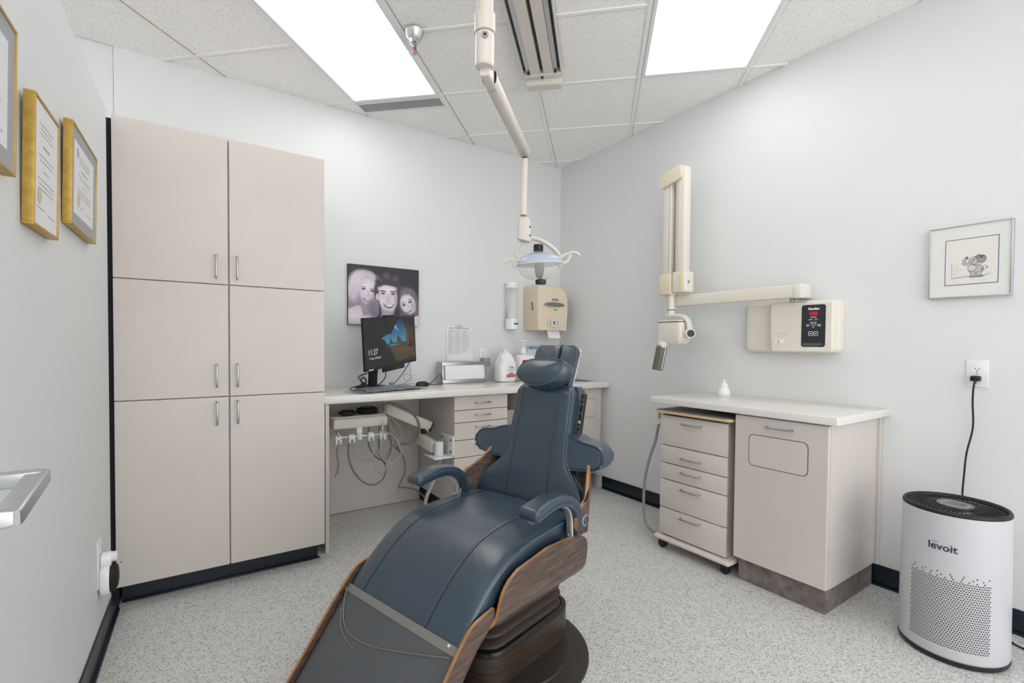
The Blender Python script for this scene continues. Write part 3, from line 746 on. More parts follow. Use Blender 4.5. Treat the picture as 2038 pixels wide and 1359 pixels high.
# back rest --------------------------------------------------------------
def bfront(z): return .165+(z-.523)*.24
BW = [(.50, .235), (.52, .262), (.545, .272), (.575, .268), (.605, .248), (.635, .212), (.665, .178), (.70, .158), (.75, .152), (.82, .150), (.89, .146), (.93, .148), (.960, .146), (.978, .138), (.988, .118)]
zz = np.linspace(.50, .988, 44); ww = np.interp(zz, [b[0] for b in BW], [b[1] for b in BW])
ww = np.convolve(np.pad(ww, 2, mode='edge'), np.ones(5)/5, 'valid')
def back_ring(z, w_, th, off, e=.38):
    r = []
    for x, y in superell(w_, th/2, 44, e):
        # lower wings wrap forward a little
        fw = -.035*max(0, (abs(x)-.14)/.13)**2 if z < .66 else 0
        r.append((x-.012, bfront(z)+off+th/2+y*1.0+fw, z-.24*(y)))
    return r
tz = lambda z: .075*(1 if z < .96 else math.sqrt(max(.05, 1-((z-.96)/.032)**2)))
back = CP('back_cushion', gloft([back_ring(z, w_, tz(z), (.075-tz(z))*.5) for z, w_ in zip(zz, ww)]), LEATH, ang=60)
def bline(s, z, lift=0): return (s, bfront(z)-lift, z+.009)
for s0, s1 in ((-.122, -.108), (.083, .083)):
    CP('seam', gtube([bline(s0+(s1-s0)*(z-.52)/.45, z, -.0002) for z in np.linspace(.515, .968, 20)], .0021, 6), LEATHD, back)
CP('side_piping', gtube([(w_-.010, bfront(z)+.010-.035*(max(0, (w_-.14)/.13)**2 if z < .66 else 0), z+.006) for z, w_ in list(zip(zz, ww))[3:-2]], .003, 8), LEATHP, back)
# upholstered rear layer, with the ply shell behind it
CP('back_rear_pad', gloft([[(x-.006, bfront(z)+.062+.015+y, z) for x, y in superell(w_, .015, 32, .35)] for z, w_ in ((.55, .20), (.60, .20), (.68, .158), (.80, .154), (.92, .152), (.96, .147), (.980, .135), (.986, .12))]), LEATH)
CP('shell_panel', gloft([[(x-.006, bfront(z)+.099+y, z) for x, y in superell(w_, .006, 24, .3)] for z, w_ in ((.54, .22), (.60, .235), (.68, .20), (.76, .155), (.90, .148), (.96, .142), (.985, .125))]), WALNUT)
CP('shell_lip', gtube([(.146, bfront(z)+.099, z) for z in (.74, .80, .90, .95)]+[(.134, bfront(.978)+.106, .978)], .005, 8), PLYEDGE)
# touch pad on the edge
tpad = CP('side_control', gloft([[(.152+x, bfront(z)+.074+y, z) for x, y in superell(.008, .012, 16, .4)] for z in (.790, .795, .955, .960)]), BLACK)
for k, z in enumerate((.94, .92, .885, .85, .83, .81)): CP('control_button', gbox(.147, .157, bfront(z)+.0595, bfront(z)+.064, z-.006, z+.006, .002), [DGREY, LGREY][k == 3], tpad)

# knuckle arms of plywood that carry the back
for sg in (-1, 1):
    ol = [(.048, .545), (.052, .572), (.075, .592), (.115, .617), (.165, .652), (.200, .685), (.222, .712), (.245, .722), (.27, .715), (.272, .69), (.262, .65), (.236, .60), (.190, .548), (.150, .512), (.11, .500), (.07, .508), (.052, .525)]
    ol = [tuple(p) for p in catmull([(a, z, 0) for a, z in ol], 4, True)]; ol = [(p[0], p[1]) for p in ol]
    def bendfn(u, v, t_, sg=sg): return (sg*(t_-.52*max(0, u-.115)), u, v)
    ar = CP('back_arm', gprism(ol, .298, .312, bendfn, rim=1), [WALNUT, PLYEDGE])
    bt = CP('pivot_cap', gmap(glathe([(.0, .0), (.020, 0), (.022, -.002), (.022, -.006)][::-1], 28), lambda x, y, z: (sg*(.3155+z*.5), .098+x, .546+y)), STEEL, ar)
    CP('pivot_ring', gmap(gtube([(.012*math.cos(q), .012*math.sin(q), 0) for q in np.linspace(0, 2*math.pi, 20, endpoint=False)], .0022, 6, closed=True), lambda x, y, z: (sg*(.3162+z), .098+x, .546+y)), DGREY, bt)
    CP('pivot_bracket', gprism([(.03, .40), (.115, .40), (.12, .50), (.11, .575), (.06, .575), (.035, .50)], .270, .284, lambda u, v, q: (sg*q, u, v), bev=.003), STEEL)

# elbow pads
for sg in (-1, 1):
    ol = catmull([(.135, .694, 0), (.20, .694, 0), (.27, .700, 0), (.318, .708, 0), (.340, .730, 0), (.343, .762, 0), (.330, .788, 0), (.29, .800, 0), (.24, .806, 0), (.19, .822, 0), (.135, .832, 0)], 4); ol = [(p[0], p[1]) for p in ol]
    pad = CP('elbow_pad', gprism(ol, 0, .078, lambda u, v, q: (sg*u*.975-.024, bfront(v)+.004+q, v-.018), bev=.016), LEATH, ang=60)
    pl = catmull([(.16, .700, 0), (.30, .711, 0), (.331, .732, 0), (.333, .765, 0), (.31, .789, 0), (.23, .801, 0), (.16, .822, 0)], 6)
    CP('piping', gtube([(sg*p[0]*.975-.024, bfront(p[1])+.0055, p[1]-.018) for p in pl], .0026, 8), LEATHD, pad)

# headrest ---------------------------------------------------------------
def hpl(s, d, w_): return (s-.032, .335+.42*(w_-1.0)+d*.92, w_-d*.38)      # tilted plane: d behind, w up
plate = CP('headrest_plate', gmap(gprism(rrect(-.105, .112, .93, 1.160, .02), 0, .030, lambda u, v, q: (u, q, v), bev=.009), lambda s, d, w_: hpl(s, d, w_)), LEATH, ang=60)
CP('plate_backing', gmap(gprism(rrect(-.106, .1135, .93, 1.162, .022), .0305, .034, lambda u, v, q: (u, q, v), bev=.002), lambda s, d, w_: hpl(s, d, w_)), WHITE, plate)
CP('strap', gmap(gloft([[(x+.010, y+dd, w_) for x, y in superell(.019, .004, 16, .4)] for w_, dd in ((1.03, -.012), (1.08, -.008), (1.14, -.006), (1.158, .0), (1.166, .012), (1.168, .022))]), lambda s, d, w_: hpl(s, d, w_)), LEATH, plate)
CP('strap_seam', gmap(gtube([(.029, d, w_) for w_, d in ((1.03, -.012), (1.08, -.009), (1.14, -.007), (1.158, -.002), (1.166, .01))], .0018, 6), hpl), LEATHD, plate)
OUT = [(-.118, 1.045), (-.110, 1.072), (-.085, 1.093), (-.045, 1.102), (.02, 1.104), (.07, 1.104), (.100, 1.097), (.108, 1.075), (.098, 1.045), (.065, 1.014), (.02, .999), (-.03, .997), (-.08, 1.010), (-.108, 1.027)]
OUT = [(p[0], p[1]) for p in catmull([(a, b, 0) for a, b in OUT], 4, True)]
oc = (-.004, 1.052)
def pil(scale, d, shift=(0, 0)):
    return [((x-oc[0])*scale+oc[0]+shift[0], d, (w_-oc[1])*scale+oc[1]+shift[1]) for x, w_ in OUT]
def hpp(s, d, w_): return (s, .232+.45*(w_-1.045)+d*.93, w_-d*.30)
rings = [pil(.02, -.018), pil(.25, -.0165), pil(.5, -.0125), pil(.75, -.007), pil(.92, -.001), pil(1.0, .005), pil(1.035, .012, (.002, -.001)), pil(1.06, .03, (.006, -.004)), pil(1.05, .05, (.01, -.006)), pil(.98, .072, (.012, -.008)), pil(.8, .085, (.012, -.008)), pil(.3, .088, (.012, -.008))]
pillow = CP('headrest_pillow', gmap(gloft(rings), hpp), LEATH, ang=80)
CP('piping', gtube([hpp(*p) for p in pil(1.008, .004)], .0024, 8, closed=True), LEATHP, pillow)

# arm rests
for sg in (-1, 1):
    AP = catmull([(-.192, .628), (-.150, .638), (-.09, .647), (-.03, .644), (.020, .628), (.055, .596), (.072, .550), (.076, .500)], 5)
    rg = []
    for i, p in enumerate(AP):
        n = nrm(AP, i) if i < 24 else np.array([1., .15])/1.01
        n = np.array([-(AP[min(i+1, len(AP)-1)]-AP[max(i-1, 0)])[1], (AP[min(i+1, len(AP)-1)]-AP[max(i-1, 0)])[0]]); n = n/np.linalg.norm(n)
        hw = .040-.012*(i/len(AP)); ht = .023-.005*(i/len(AP)); k = .55 if i == 0 else (.9 if i == 1 else 1)
        rg.append([(sg*.283+x*(1 if i > 1 else .93 if i else .85), p[0]+n[0]*y*(k), p[1]+n[1]*y*k) for x, y in superell(hw, ht, 28, .45)])
    ap = CP('armrest', gloft(rg), LEATH, ang=70)
    for s2 in (-1, 1):
        pts = []
        for i, p in enumerate(AP):
            if i < 1 or i > 34: continue
            n = np.array([-(AP[min(i+1, len(AP)-1)]-AP[max(i-1, 0)])[1], (AP[min(i+1, len(AP)-1)]-AP[max(i-1, 0)])[0]]); n = n/np.linalg.norm(n)
            hw = (.040-.012*(i/len(AP)))*.985; pts.append((sg*.283+s2*hw, p[0]+n[0]*.005, p[1]+n[1]*.005))
        CP('piping', gtube(pts, .0018, 6), LEATHP, ap)
    CP('armrest_support', gtube([(sg*.283, a, z) for a, z in ((-.175, .607), (-.12, .617), (-.06, .624), (-.01, .618), (.025, .596), (.042, .560), (.046, .50), (.050, .43))], .014, 12, 6, flat=.5), ALU)
    CP('armrest_bracket', gbox(min(sg*.262, sg*.282), max(sg*.262, sg*.282), .03, .085, .40, .46, .006), STEEL)

# ------------------------------------------------------------------ delivery unit folded under the worktop
t = T('dental_delivery_unit', 'cream dental instrument delivery unit folded under the back worktop', 'dental unit', (1.05, 3.1, .64))
P('wall_bracket', gjoin(gbox(1.417, 1.429, 2.775, 2.955, .432, .565, .003), gbox(1.29, 1.42, 2.775, 2.955, .425, .434, .003)), WHITE, t)
for y, z in ((2.80, .535), (2.93, .54), (2.80, .458)): P('bolt', gcyl((1.417, y, z), (1.411, y, z), .007, seg=12), DGREY, t)
P('pivot_post', glathe([(0, 0), (.030, 0), (.031, .004), (.031, .085), (.027, .090), (0, .090)], 28, (1.353, 2.85, .436)), WHITE, t)
P('lower_arm', gbar((1.34, 2.88, .482), (1.315, 3.07, .515), .055, .075), CREAM, t)
P('elbow_pin', gcyl((1.335, 3.05, .54), (1.335, 3.05, .585), .018), BLACK, t)
P('upper_arm', gbar((1.385, 3.05, .592), (1.085, 3.14, .735), .06, .072), CREAM, t)
P('arm_end_cap', gbar((1.387, 3.049, .5915), (1.392, 3.048, .589), .056, .066), BLACK, t)
P('arm_screw', gcyl((1.36, 3.012, .578), (1.36, 3.018, .578), .005, seg=8), BLACK, t)
P('tray_body', gbox(.722, 1.062, 2.985, 3.26, .636, .704, .016, 4), CREAM, t)
P('tray_top', gbox(.715, 1.05, 3.0, 3.25, .704, .712, .003), BEIGEM, t)
P('tray_pin', gcyl((1.075, 3.08, .715), (1.075, 3.08, .76), .012), GREY, t)
P('holder_post', gbox(.862, .897, 2.985, 3.0, .575, .64, .004), WHITE, t)
P('holder_bar', gcyl((.722, 2.985, .590), (1.06, 2.985, .584), .0055, seg=12), WHITE, t)
P('bar_clamp', gcyl((.88, 2.985, .566), (.88, 2.985, .606), .015), WHITE, t)
for x in (.746, .826, .944, 1.018):
    h_ = P('instrument_holder', gjoin(gcyl((x-.017, 2.975, .588), (x+.017, 2.975, .588), .019, seg=20), gbox(x-.019, x-.007, 2.955, 2.985, .553, .585, .004), gbox(x+.007, x+.019, 2.955, 2.985, .553, .585, .004)), WHITE, t)
P('handpiece', gcyl((.746, 2.963, .552), (.744, 2.963, .628), .0055, .0075, 12), ALU, t)
P('handpiece', gjoin(gcyl((1.018, 2.963, .565), (1.016, 2.963, .64), .0095, .0095, 14), gcyl((1.016, 2.963, .64), (1.018, 2.96, .675), .0045, .003, 10)), ALU, t)
for pts, r, m in (
    ([(0.817, 2.99, 0.58), (0.814, 2.99, 0.462), (0.848, 2.99, 0.364), (0.9, 2.99, 0.299), (0.958, 2.99, 0.268), (1.013, 2.99, 0.282), (1.045, 2.99, 0.329), (1.052, 2.99, 0.42)], .006, TUBED),
    ([(0.827, 2.965, 0.56), (0.836, 2.98, 0.501), (0.86, 2.98, 0.464), (0.897, 2.98, 0.441), (0.955, 2.98, 0.429)], .0042, TUBEG),
    ([(1.018, 2.96, 0.57), (0.973, 2.955, 0.568), (0.954, 2.955, 0.513), (0.957, 2.955, 0.434), (0.98, 2.955, 0.367), (1.012, 2.955, 0.34), (1.035, 2.955, 0.366), (1.038, 2.96, 0.423), (1.018, 2.965, 0.49), (1.002, 2.965, 0.54)], .0046, TUBEG),
    ([(1.021, 2.945, 0.606), (1.074, 2.945, 0.579), (1.117, 2.945, 0.523), (1.134, 2.945, 0.469), (1.114, 2.945, 0.422), (1.067, 2.945, 0.402), (1.025, 2.945, 0.424), (0.995, 2.945, 0.472), (0.999, 2.95, 0.526), (1.012, 2.958, .565)], .0046, TUBEG),
    ([(1.032, 3.1, 0.735), (1.093, 3.085, 0.765), (1.163, 3.07, 0.752), (1.241, 3.06, 0.703), (1.285, 3.045, 0.651), (1.295, 3.03, 0.587), (1.28, 3.05, 0.526), (1.235, 3.07, 0.49), (1.18, 3.1, 0.481)], .0072, TUBED),
    ([(1.11, 3.13, .69), (1.139, 3.15, 0.646), (1.157, 3.15, 0.542), (1.182, 3.15, 0.46), (1.218, 3.15, 0.396), (1.24, 3.15, 0.334), (1.237, 3.15, 0.265), (1.204, 3.15, 0.2), (1.194, 3.15, 0.174), (1.23, 3.15, 0.168), (1.3, 3.15, 0.146), (1.36, 3.15, 0.104), (1.395, 3.15, 0.05), (1.40, 3.16, .006)], .0058, TUBED),
    ([(0.96, 3.05, 0.648), (0.954, 3.05, 0.529), (0.977, 3.05, 0.462), (1.016, 3.05, 0.418), (1.059, 3.05, 0.402), (1.1, 3.05, 0.447), (1.103, 3.05, 0.546), (1.083, 3.05, 0.66)], .005, TUBED),
    ([(1.103, 3.08, 0.68), (1.128, 3.08, 0.539), (1.107, 3.08, 0.457), (1.06, 3.08, 0.413), (1.013, 3.08, 0.452)], .0045, TUBEG),
    ([(1.12, 3.1, 0.67), (1.174, 3.09, 0.606), (1.184, 3.09, 0.547), (1.163, 3.1, 0.491), (1.135, 3.1, 0.46)], .0042, TUBEG),
    ([(1.018, 3.02, .64), (1.005, 3.0, .55), (1.01, 3.0, .47), (1.03, 3.0, .42), (1.05, 3.0, .38)], .0055, TUBED),
    ([(1.09, 3.11, .70), (1.10, 3.11, .60), (1.12, 3.11, .52), (1.15, 3.12, .47), (1.19, 3.14, .43)], .006, TUBED),
    ([(0.732, 2.958, 0.591), (0.743, 2.965, 0.541), (0.755, 2.97, 0.488), (0.74, 2.97, 0.429), (0.752, 2.97, 0.373)], .0035, TUBEG),
    ([(0.758, 2.958, 0.589), (0.746, 2.972, 0.541), (0.737, 2.97, 0.49), (0.749, 2.965, 0.428), (0.729, 2.97, 0.361)], .0035, TUBED),
    ([(1.37, 2.85, .424), (1.383, 2.92, 0.34), (1.365, 2.97, 0.22), (1.335, 3.0, 0.12), (1.33, 3.02, .012)], .013, LGREY)):
    P('hose', gtube(pts, r, 10, 8), m, t)
bl = []
for k in range(7):
    f = k/6; s1 = [.35, .8, 1, .95, 1, .8, .3][k]; bl.append([(.765+.105*f, 3.03+y*s1, .731+z_*s1) for y, z_ in superell(.035, .018, 16, .7)])
tag(P('wrapped_foot_pedal', gloft(bl), MATTEB), 'matte black bundled object lying on the folded instrument tray', 'pedal')
coil = gjoin(*[gtube([(.955+.062*math.cos(q+k), 3.08+.055*math.sin(q+k), .7185+.011*k) for q in np.linspace(0, 2*math.pi, 30, endpoint=False)], .006, 8, closed=True) for k in range(3)])
tag(P('coiled_hose', coil, BLACK), 'black hose coiled flat on the folded instrument tray', 'hose')
tag(P('metal_dish', glathe([(0, 0), (.040, 0), (.046, .008), (.044, .009), (.038, .002), (0, .002)], 28, (.955, 3.08, .7475)), STEEL), 'round shiny metal dish on the coiled hose under the worktop', 'dish')

# ------------------------------------------------------------------ things on the back worktop
Z0 = .8705
# monitor: screen turned to the left and rolled a few degrees
ML, MR = Vector((.868, 2.85, 0)), Vector((1.342, 3.20, 0)); mr = (MR-ML).normalized(); mn = Vector((mr.y, -mr.x, 0))
roll = R(5.0); mR = (mr*math.cos(roll)+Vector((0, 0, 1))*math.sin(roll)); mU = (Vector((0, 0, 1))*math.cos(roll)-mr*math.sin(roll)); MO = Vector((.870, 2.85, .990)); MWd = .59; MHt = .322
def mp_(u, v, d=0): return tuple(MO+mR*u+mU*v+mn*d)      # d: towards the viewer
t = T('computer_monitor', 'black computer monitor on the worktop showing a beach cave lock screen', 'monitor', (1.08, 3.05, Z0))
P('casing', gmap(gbox(0, MWd, 0, MHt, -.010, 0, .002), mp_), BLACK, t)
P('rear_housing', gmap(gbox(.12, .47, .05, .27, -.05, -.010, .01), mp_), BLACK, t)
P('webcam_bar', gmap(gbox(.215, .37, MHt-.004, MHt+.012, -.010, -.001, .003), mp_), BLACK, t)
P('speaker_bar', gmap(gbox(.19, .44, -.028, .004, -.014, -.002, .004), mp_), BLACK, t)
pc = Pic(MWd-.016, MHt-.022, 240, (30, 31, 34)); W_, H_ = pc.w, pc.h
hole = [(.30, .58), (.40, .65), (.50, .66), (.56, .80), (.63, .93), (.70, .95), (.77, .85), (.80, .70), (.815, .45), (.80, .43), (.40, .42), (.385, .50), (.36, .545)]
pc.poly([(x*W_, y*H_) for x, y in hole], (40, 130, 180))
m_ = Pic(MWd-.016, MHt-.022, 240, 0)
for k in range(20):      # sky blends from pale at the horizon to deep blue
    y0 = .40+k*.028; pc.mix((((pc.Y/H_) > y0) & ((pc.Y/H_) <= y0+.028) & (np.abs(pc.I-np.array([40, 130, 180])).sum(-1) < 12)).astype(float), np.array((96, 186, 205))*(1-k/19)+np.array((24, 66, 130))*(k/19))
def q_(l): return [(x*W_, y*H_) for x, y in l]
pc.poly(q_([(.40, .46), (.815, .46), (.81, .40), (.40, .40)]), (28, 90, 120)); pc.poly(q_([(.47, .43), (.66, .42), (.66, .40), (.47, .40)]), (130, 190, 205), op=.7)
pc.ell(.585*W_, .80*H_, .02*W_, .035*H_, (215, 225, 232), soft=.5, op=.8); pc.ell(.62*W_, .75*H_, .03*W_, .02*H_, (200, 215, 226), -30, .6, .7)
pc.poly(q_([(.45, .46), (.47, .53), (.48, .585), (.49, .54), (.515, .50), (.52, .46)]), (92, 62, 48)); pc.poly(q_([(.60, .46), (.61, .55), (.635, .635), (.655, .58), (.70, .50), (.71, .46)]), (104, 70, 48))
pc.poly(q_([(.41, .40), (.81, .42), (.84, .34), (1, .30), (1, .10), (.60, .05), (.55, .12), (.50, .25), (.45, .36)]), (92, 70, 46)); pc.ell(.72*W_, .30*H_, .16*W_, .07*H_, (124, 88, 50), -5, .6, .7)
pc.poly(q_([(.80, .88), (.80, .40), (.84, .36), (.98, .34), (.99, .60), (.95, .78), (.88, .80)]), (72, 56, 42)); pc.poly(q_([(.795, .75), (.82, .74), (.86, .40), (.82, .38)]), (142, 96, 56), op=.8)
for a, b, c1, d1 in ((.88, .70, .93, .45), (.93, .68, .97, .48), (.85, .60, .90, .42), (.96, .74, .90, .55)): pc.line(q_([(a, b), (c1, d1)]), .006, (132, 104, 74), .6)
for a, b in ((.9, .5), (.95, .6), (.88, .4)): pc.ell(a*W_, b*H_, .02*W_, .05*H_, (44, 36, 32), 20, .5, .7)
pc.build('screen', mp_(.008, .014, .0008), mR, mU, SCREEN, t, label='lit screen with a cave and beach picture')
text('11:27', .050, mp_(.088, .110, .0016), mR, mU, WHTP, t, sx=.92)
text('Friday, 28 April', .0185, mp_(.108, .074, .0016), mR, mU, WHTP, t)
text('lenovo', .016, mp_(.062, .006, .0016), mR, mU, WHTP, t, bold=.0006)
P('stand_neck', gloft([[tuple(Vector((cx_, cy_, z_))+mr*x+mn*y) for x, y in superell(.037, .014, 16, .4)] for cx_, cy_, z_ in ((.985, 3.0, 1.12), (.965, 2.99, .99), (.99, 3.08, .885))]), MATTEB, t)
P('stand_foot', gmap(gbox(-.08, .10, -.05, .06, 0, .012, .004), lambda x, y, z: tuple(Vector((1.0, 3.16, Z0+z))+mr*x-mn*y)), MATTEB, t)
P('cables', gmap(gjoin(gtube([(0.888, 2.95, 0.91), (0.857, 2.95, 0.902), (0.821, 2.95, 0.892), (0.812, 2.95, 0.880), (0.83, 2.95, 0.8755), (0.864, 2.95, 0.8755), (0.888, 2.95, 0.889)], .0035, 8, 6),
  gtube([(.90, 2.96, .885), (.915, 2.97, .93), (.90, 2.98, .952), (.883, 2.97, .935), (.90, 2.96, .90), (.93, 2.97, .885)], .005, 8, 6), gtube([(.88, 2.97, .882), (.90, 2.99, .915), (.925, 3.0, .90), (.95, 2.98, .884)], .008, 8, 6), gtube([(1.103, 3.15, 0.979), (1.1, 3.15, 0.938), (1.076, 3.15, 0.905), (1.045, 3.13, 0.889)], .0035, 8, 6)), lambda x, y, z: (x*1.022, y*1.022, max(.872, 1.16+(z-1.16)*1.022))), BLACK, t)
tag(P('blue_network_cable', gjoin(gtube([(0.972, 3.11, 0.972), (0.915, 3.09, 0.958), (0.900, 3.09, 0.941), (0.925, 3.09, 0.915), (0.940, 3.085, 0.899)], .003, 8, 6), gtube([(.962, 3.11, .966), (.907, 3.09, .949), (.909, 3.09, .933), (.935, 3.09, .909)], .0025, 8, 6)), BLUEC), 'blue cable looping behind the left side of the monitor', 'cable')
tag(P('blue_network_cable', gtube([(1.325, 3.27, 1.035), (1.255, 3.25, 0.945), (1.204, 3.25, 0.889), (1.182, 3.25, 0.8745), (1.165, 3.25, 0.884), (1.189, 3.25, 0.889)], .0038, 8, 6), BLUEC), 'blue cable slanting down from the right side of the monitor', 'cable')
tag(P('thin_white_cable', gtube([(1.36, 3.362, 1.01), (1.343, 3.33, 0.985), (1.351, 3.31, 0.921), (1.332, 3.3, 0.893), (1.298, 3.3, 0.900), (1.286, 3.3, 0.931), (1.313, 3.3, 0.945), (1.345, 3.3, 0.925), (1.30, 3.28, .885), (1.25, 3.25, .8765), (1.29, 3.24, .8765), (1.34, 3.26, .8765)], .0018, 8, 6), GREY), 'thin pale cable curled on the worktop below the wall socket', 'cable')
# keyboard in plastic wrap
kb = T('wrapped_keyboard', 'keyboard under crumpled clear plastic wrap on the worktop', 'keyboard', (1.02, 2.95, Z0))
kr = Vector((.955, .30, 0)).normalized(); kf = Vector((-.30, .955, 0)).normalized(); ko = Vector((.845, 2.757, Z0))
def kp(u, v, z): return tuple(ko+kr*u+kf*v+Vector((0, 0, z)))
P('keyboard_body', gmap(gbox(.01, .43, .02, .16, 0, .012, .003), kp), BLACK, kb)
ks = [gbox(.018+c_*.0272, .018+c_*.0272+.023, .028+r_*.0255, .028+r_*.0255+.021, .012, .017, .002, 1) for c_ in range(15) for r_ in range(5)]
P('keys', gmap(gjoin(*ks), kp), DGREY, kb, kind='stuff')
rnd = np.random.RandomState(3); nx_, ny_ = 46, 22; hh_ = rnd.rand(ny_, nx_); hh_ = (hh_+np.roll(hh_, 1, 1)+np.roll(hh_, 1, 0)*.5)/2.5
V_ = [kp(-.035+.52*i/(nx_-1), -.012+.195*j/(ny_-1)+.01*math.sin(i*.7), .003+(.017*min(1, 4*min(i, nx_-1-i)/nx_)*min(1, 4*min(j, ny_-1-j)/ny_))+.012*hh_[j, i]*min(1, 6*min(i, nx_-1-i)/nx_+.1)) for j in range(ny_) for i in range(nx_)]
F_ = [(j*nx_+i, j*nx_+i+1, (j+1)*nx_+i+1, (j+1)*nx_+i) for j in range(ny_-1) for i in range(nx_-1)]
P('plastic_wrap', (V_, F_, [0]*len(F_)), WRAP, kb)
ms = tag(P('computer_mouse', gloft([[(1.345+x*s1, 3.10+y*s1, Z0+z_) for x, y in superell(.048, .030, 20, .8)] for z_, s1 in ((0, .92), (.008, 1), (.018, .95), (.028, .72), (.033, .35))]), BLACK), 'black computer mouse on the worktop right of the keyboard', 'mouse')

# x-ray viewing light box
t = T('xray_light_box', 'stainless steel x-ray viewing box with a white panel on the worktop', 'light box', (1.74, 3.22, Z0))
def lb(x, y, z): return (x, 3.20+y+(z-Z0)*.12, z)
P('casing', gmap(gbox(1.548, 1.926, 0, .085, Z0, 1.030, .003), lb), STEEL, t)
P('frame', gmap(gjoin(gbox(1.548, 1.926, -.006, 0, 1.005, 1.030, .002), gbox(1.548, 1.926, -.006, 0, Z0, .900, .002), gbox(1.548, 1.572, -.006, 0, .9, 1.005, .002), gbox(1.902, 1.926, -.006, 0, .9, 1.005, .002)), lb), STEEL, t)
P('viewing_panel', gmap(gbox(1.572, 1.902, -.002, 0, .90, 1.005), lb), WHITEG, t, smooth=False)
tag(P('light_box_cord', gtube([(1.548, 3.22, 0.90), (1.52, 3.17, .935), (1.5, 3.15, 0.944), (1.473, 3.15, 0.919), (1.434, 3.15, 0.885), (1.411, 3.15, 0.8765), (1.426, 3.13, 0.8765), (1.473, 3.12, 0.8765), (1.521, 3.15, 0.8765), (1.535, 3.19, .885)], .0035, 8, 6), DGREY), 'dark cord curled on the worktop at the left end of the light box', 'cord')

# gallon jug
t = T('gallon_jug', 'white plastic gallon jug with an orange and teal label on the worktop', 'jug', (2.09, 3.17, Z0))
def jr(w_, d_, z_, cx_=2.09): return [(cx_+x, 3.19+y, z_) for x, y in superell(w_, d_, 28, .55)]
P('bottle', gloft([jr(.068, .055, Z0), jr(.079, .062, Z0+.006), jr(.080, .063, Z0+.14), jr(.076, .06, Z0+.155), jr(.058, .05, Z0+.19, 2.092), jr(.036, .034, Z0+.222, 2.09), jr(.020, .020, Z0+.232, 2.088), jr(.020, .020, Z0+.238, 2.088)]), WHITEG, t)
P('cap', gcyl((2.088, 3.19, Z0+.236), (2.088, 3.19, Z0+.256), .023, seg=24), WHITE, t)
P('handle', gtube([(2.022, 3.135, Z0+.150), (2.026, 3.135, Z0+.178), (2.042, 3.145, Z0+.207), (2.066, 3.165, Z0+.222)], .010, 12, 6), WHITEG, t)
P('label', gprism([(2.062, .905), (2.150, .905), (2.150, 1.0), (2.062, 1.0)], 3.1262, 3.127, lambda u, v, q: (u, q, v)), PAPER, t, smooth=False)
P('label_band', gprism([(2.064, .906), (2.148, .908), (2.148, .938), (2.130, .926), (2.10, .921), (2.080, .924), (2.064, .932)], 3.1252, 3.1262, lambda u, v, q: (u, q, v)), ORANGE, t, smooth=False)
P('label_leaf', gprism([(2.078, .926), (2.100, .922), (2.130, .928), (2.124, .947), (2.114, .936), (2.104, .949), (2.096, .938), (2.086, .940)], 3.1246, 3.1252, lambda u, v, q: (u, q, v)), TEAL, t, smooth=False)
text('OPTIM', .013, (2.108, 3.125, .985), (1, 0, 0), (0, 0, 1), INK, t, bold=.0004)
text('LIQUID SOAP', .009, (2.108, 3.125, .970), (1, 0, 0), (0, 0, 1), INKG, t); text('HAND WASH', .0095, (2.108, 3.125, .958), (1, 0, 0), (0, 0, 1), ORANGE, t)

# pump bottle
t = T('pump_bottle', 'white pump bottle with a red oval label half behind the headrest', 'bottle', (2.30, 3.20, Z0))
P('bottle', gloft([[(2.302+x*s1, 3.215+y*s1, z_) for x, y in superell(.078, .055, 28, .5)] for z_, s1 in ((Z0, .9), (Z0+.006, 1), (1.055, 1), (1.075, .92), (1.085, .5), (1.09, .3))]), WHITEG, t)
P('pump_collar', glathe([(.026, 0), (.027, .012), (.024, .03), (.014, .045), (.007, .052), (.006, .10), (0, .10)], 24, (2.285, 3.215, 1.088)), WHITE, t)
P('pump_head', gjoin(gbox(2.255, 2.312, 3.205, 3.225, 1.188, 1.202, .004), gcyl((2.255, 3.215, 1.195), (2.245, 3.215, 1.187), .005, seg=10)), WHITE, t)
P('label_badge', gprism(rrect(2.236, 2.348, 1.008, 1.040, .015), 3.1582, 3.1592, lambda u, v, q: (u, q, v)), RED, t)
text('HAND CARE', .011, (2.292, 3.1575, 1.029), (1, 0, 0), (0, 0, 1), WHTP, t); text('ANTISEPTIC', .011, (2.292, 3.1575, 1.018), (1, 0, 0), (0, 0, 1), WHTP, t)
text('ULTRA', .035, (2.300, 3.1575, .975), (1, 0, 0), (0, 0, 1), INK, t, bold=.001); text('SOAP', .03, (2.285, 3.1575, .93), (1, 0, 0), (0, 0, 1), INK, t, bold=.001)

# ------------------------------------------------------------------ on the back wall
t = T('hand_hygiene_sign', 'pale blue instruction sign on the wall behind the headrest', 'sign', (2.58, YB, 1.0))
P('board', gbox(2.422, 2.74, YB-.004, YB-.001, .95, 1.156), SKYB, t, smooth=False)
text('How To Handwash', .024, (2.545, YB-.0045, 1.138), (1, 0, 0), (0, 0, 1), INKB, t, bold=.0006)
for i in range(5):
    for j in range(2): 
        p_ = P('picture_panel', gbox(2.434+i*.06, 2.484+i*.06, YB-.0052, YB-.0042, 1.073-j*.06, 1.117-j*.06), WHTP, t, smooth=False)
        P('hand_drawing', gprism([(2.459+i*.06+.015*math.cos(q)*(1+.2*math.sin(3*q)), 1.095-j*.06+.012*math.sin(q)) for q in np.linspace(0, 2*math.pi, 12, endpoint=False)], YB-.0058, YB-.0052, lambda u, v, q: (u, q, v)), CREAMY, p_, smooth=False)

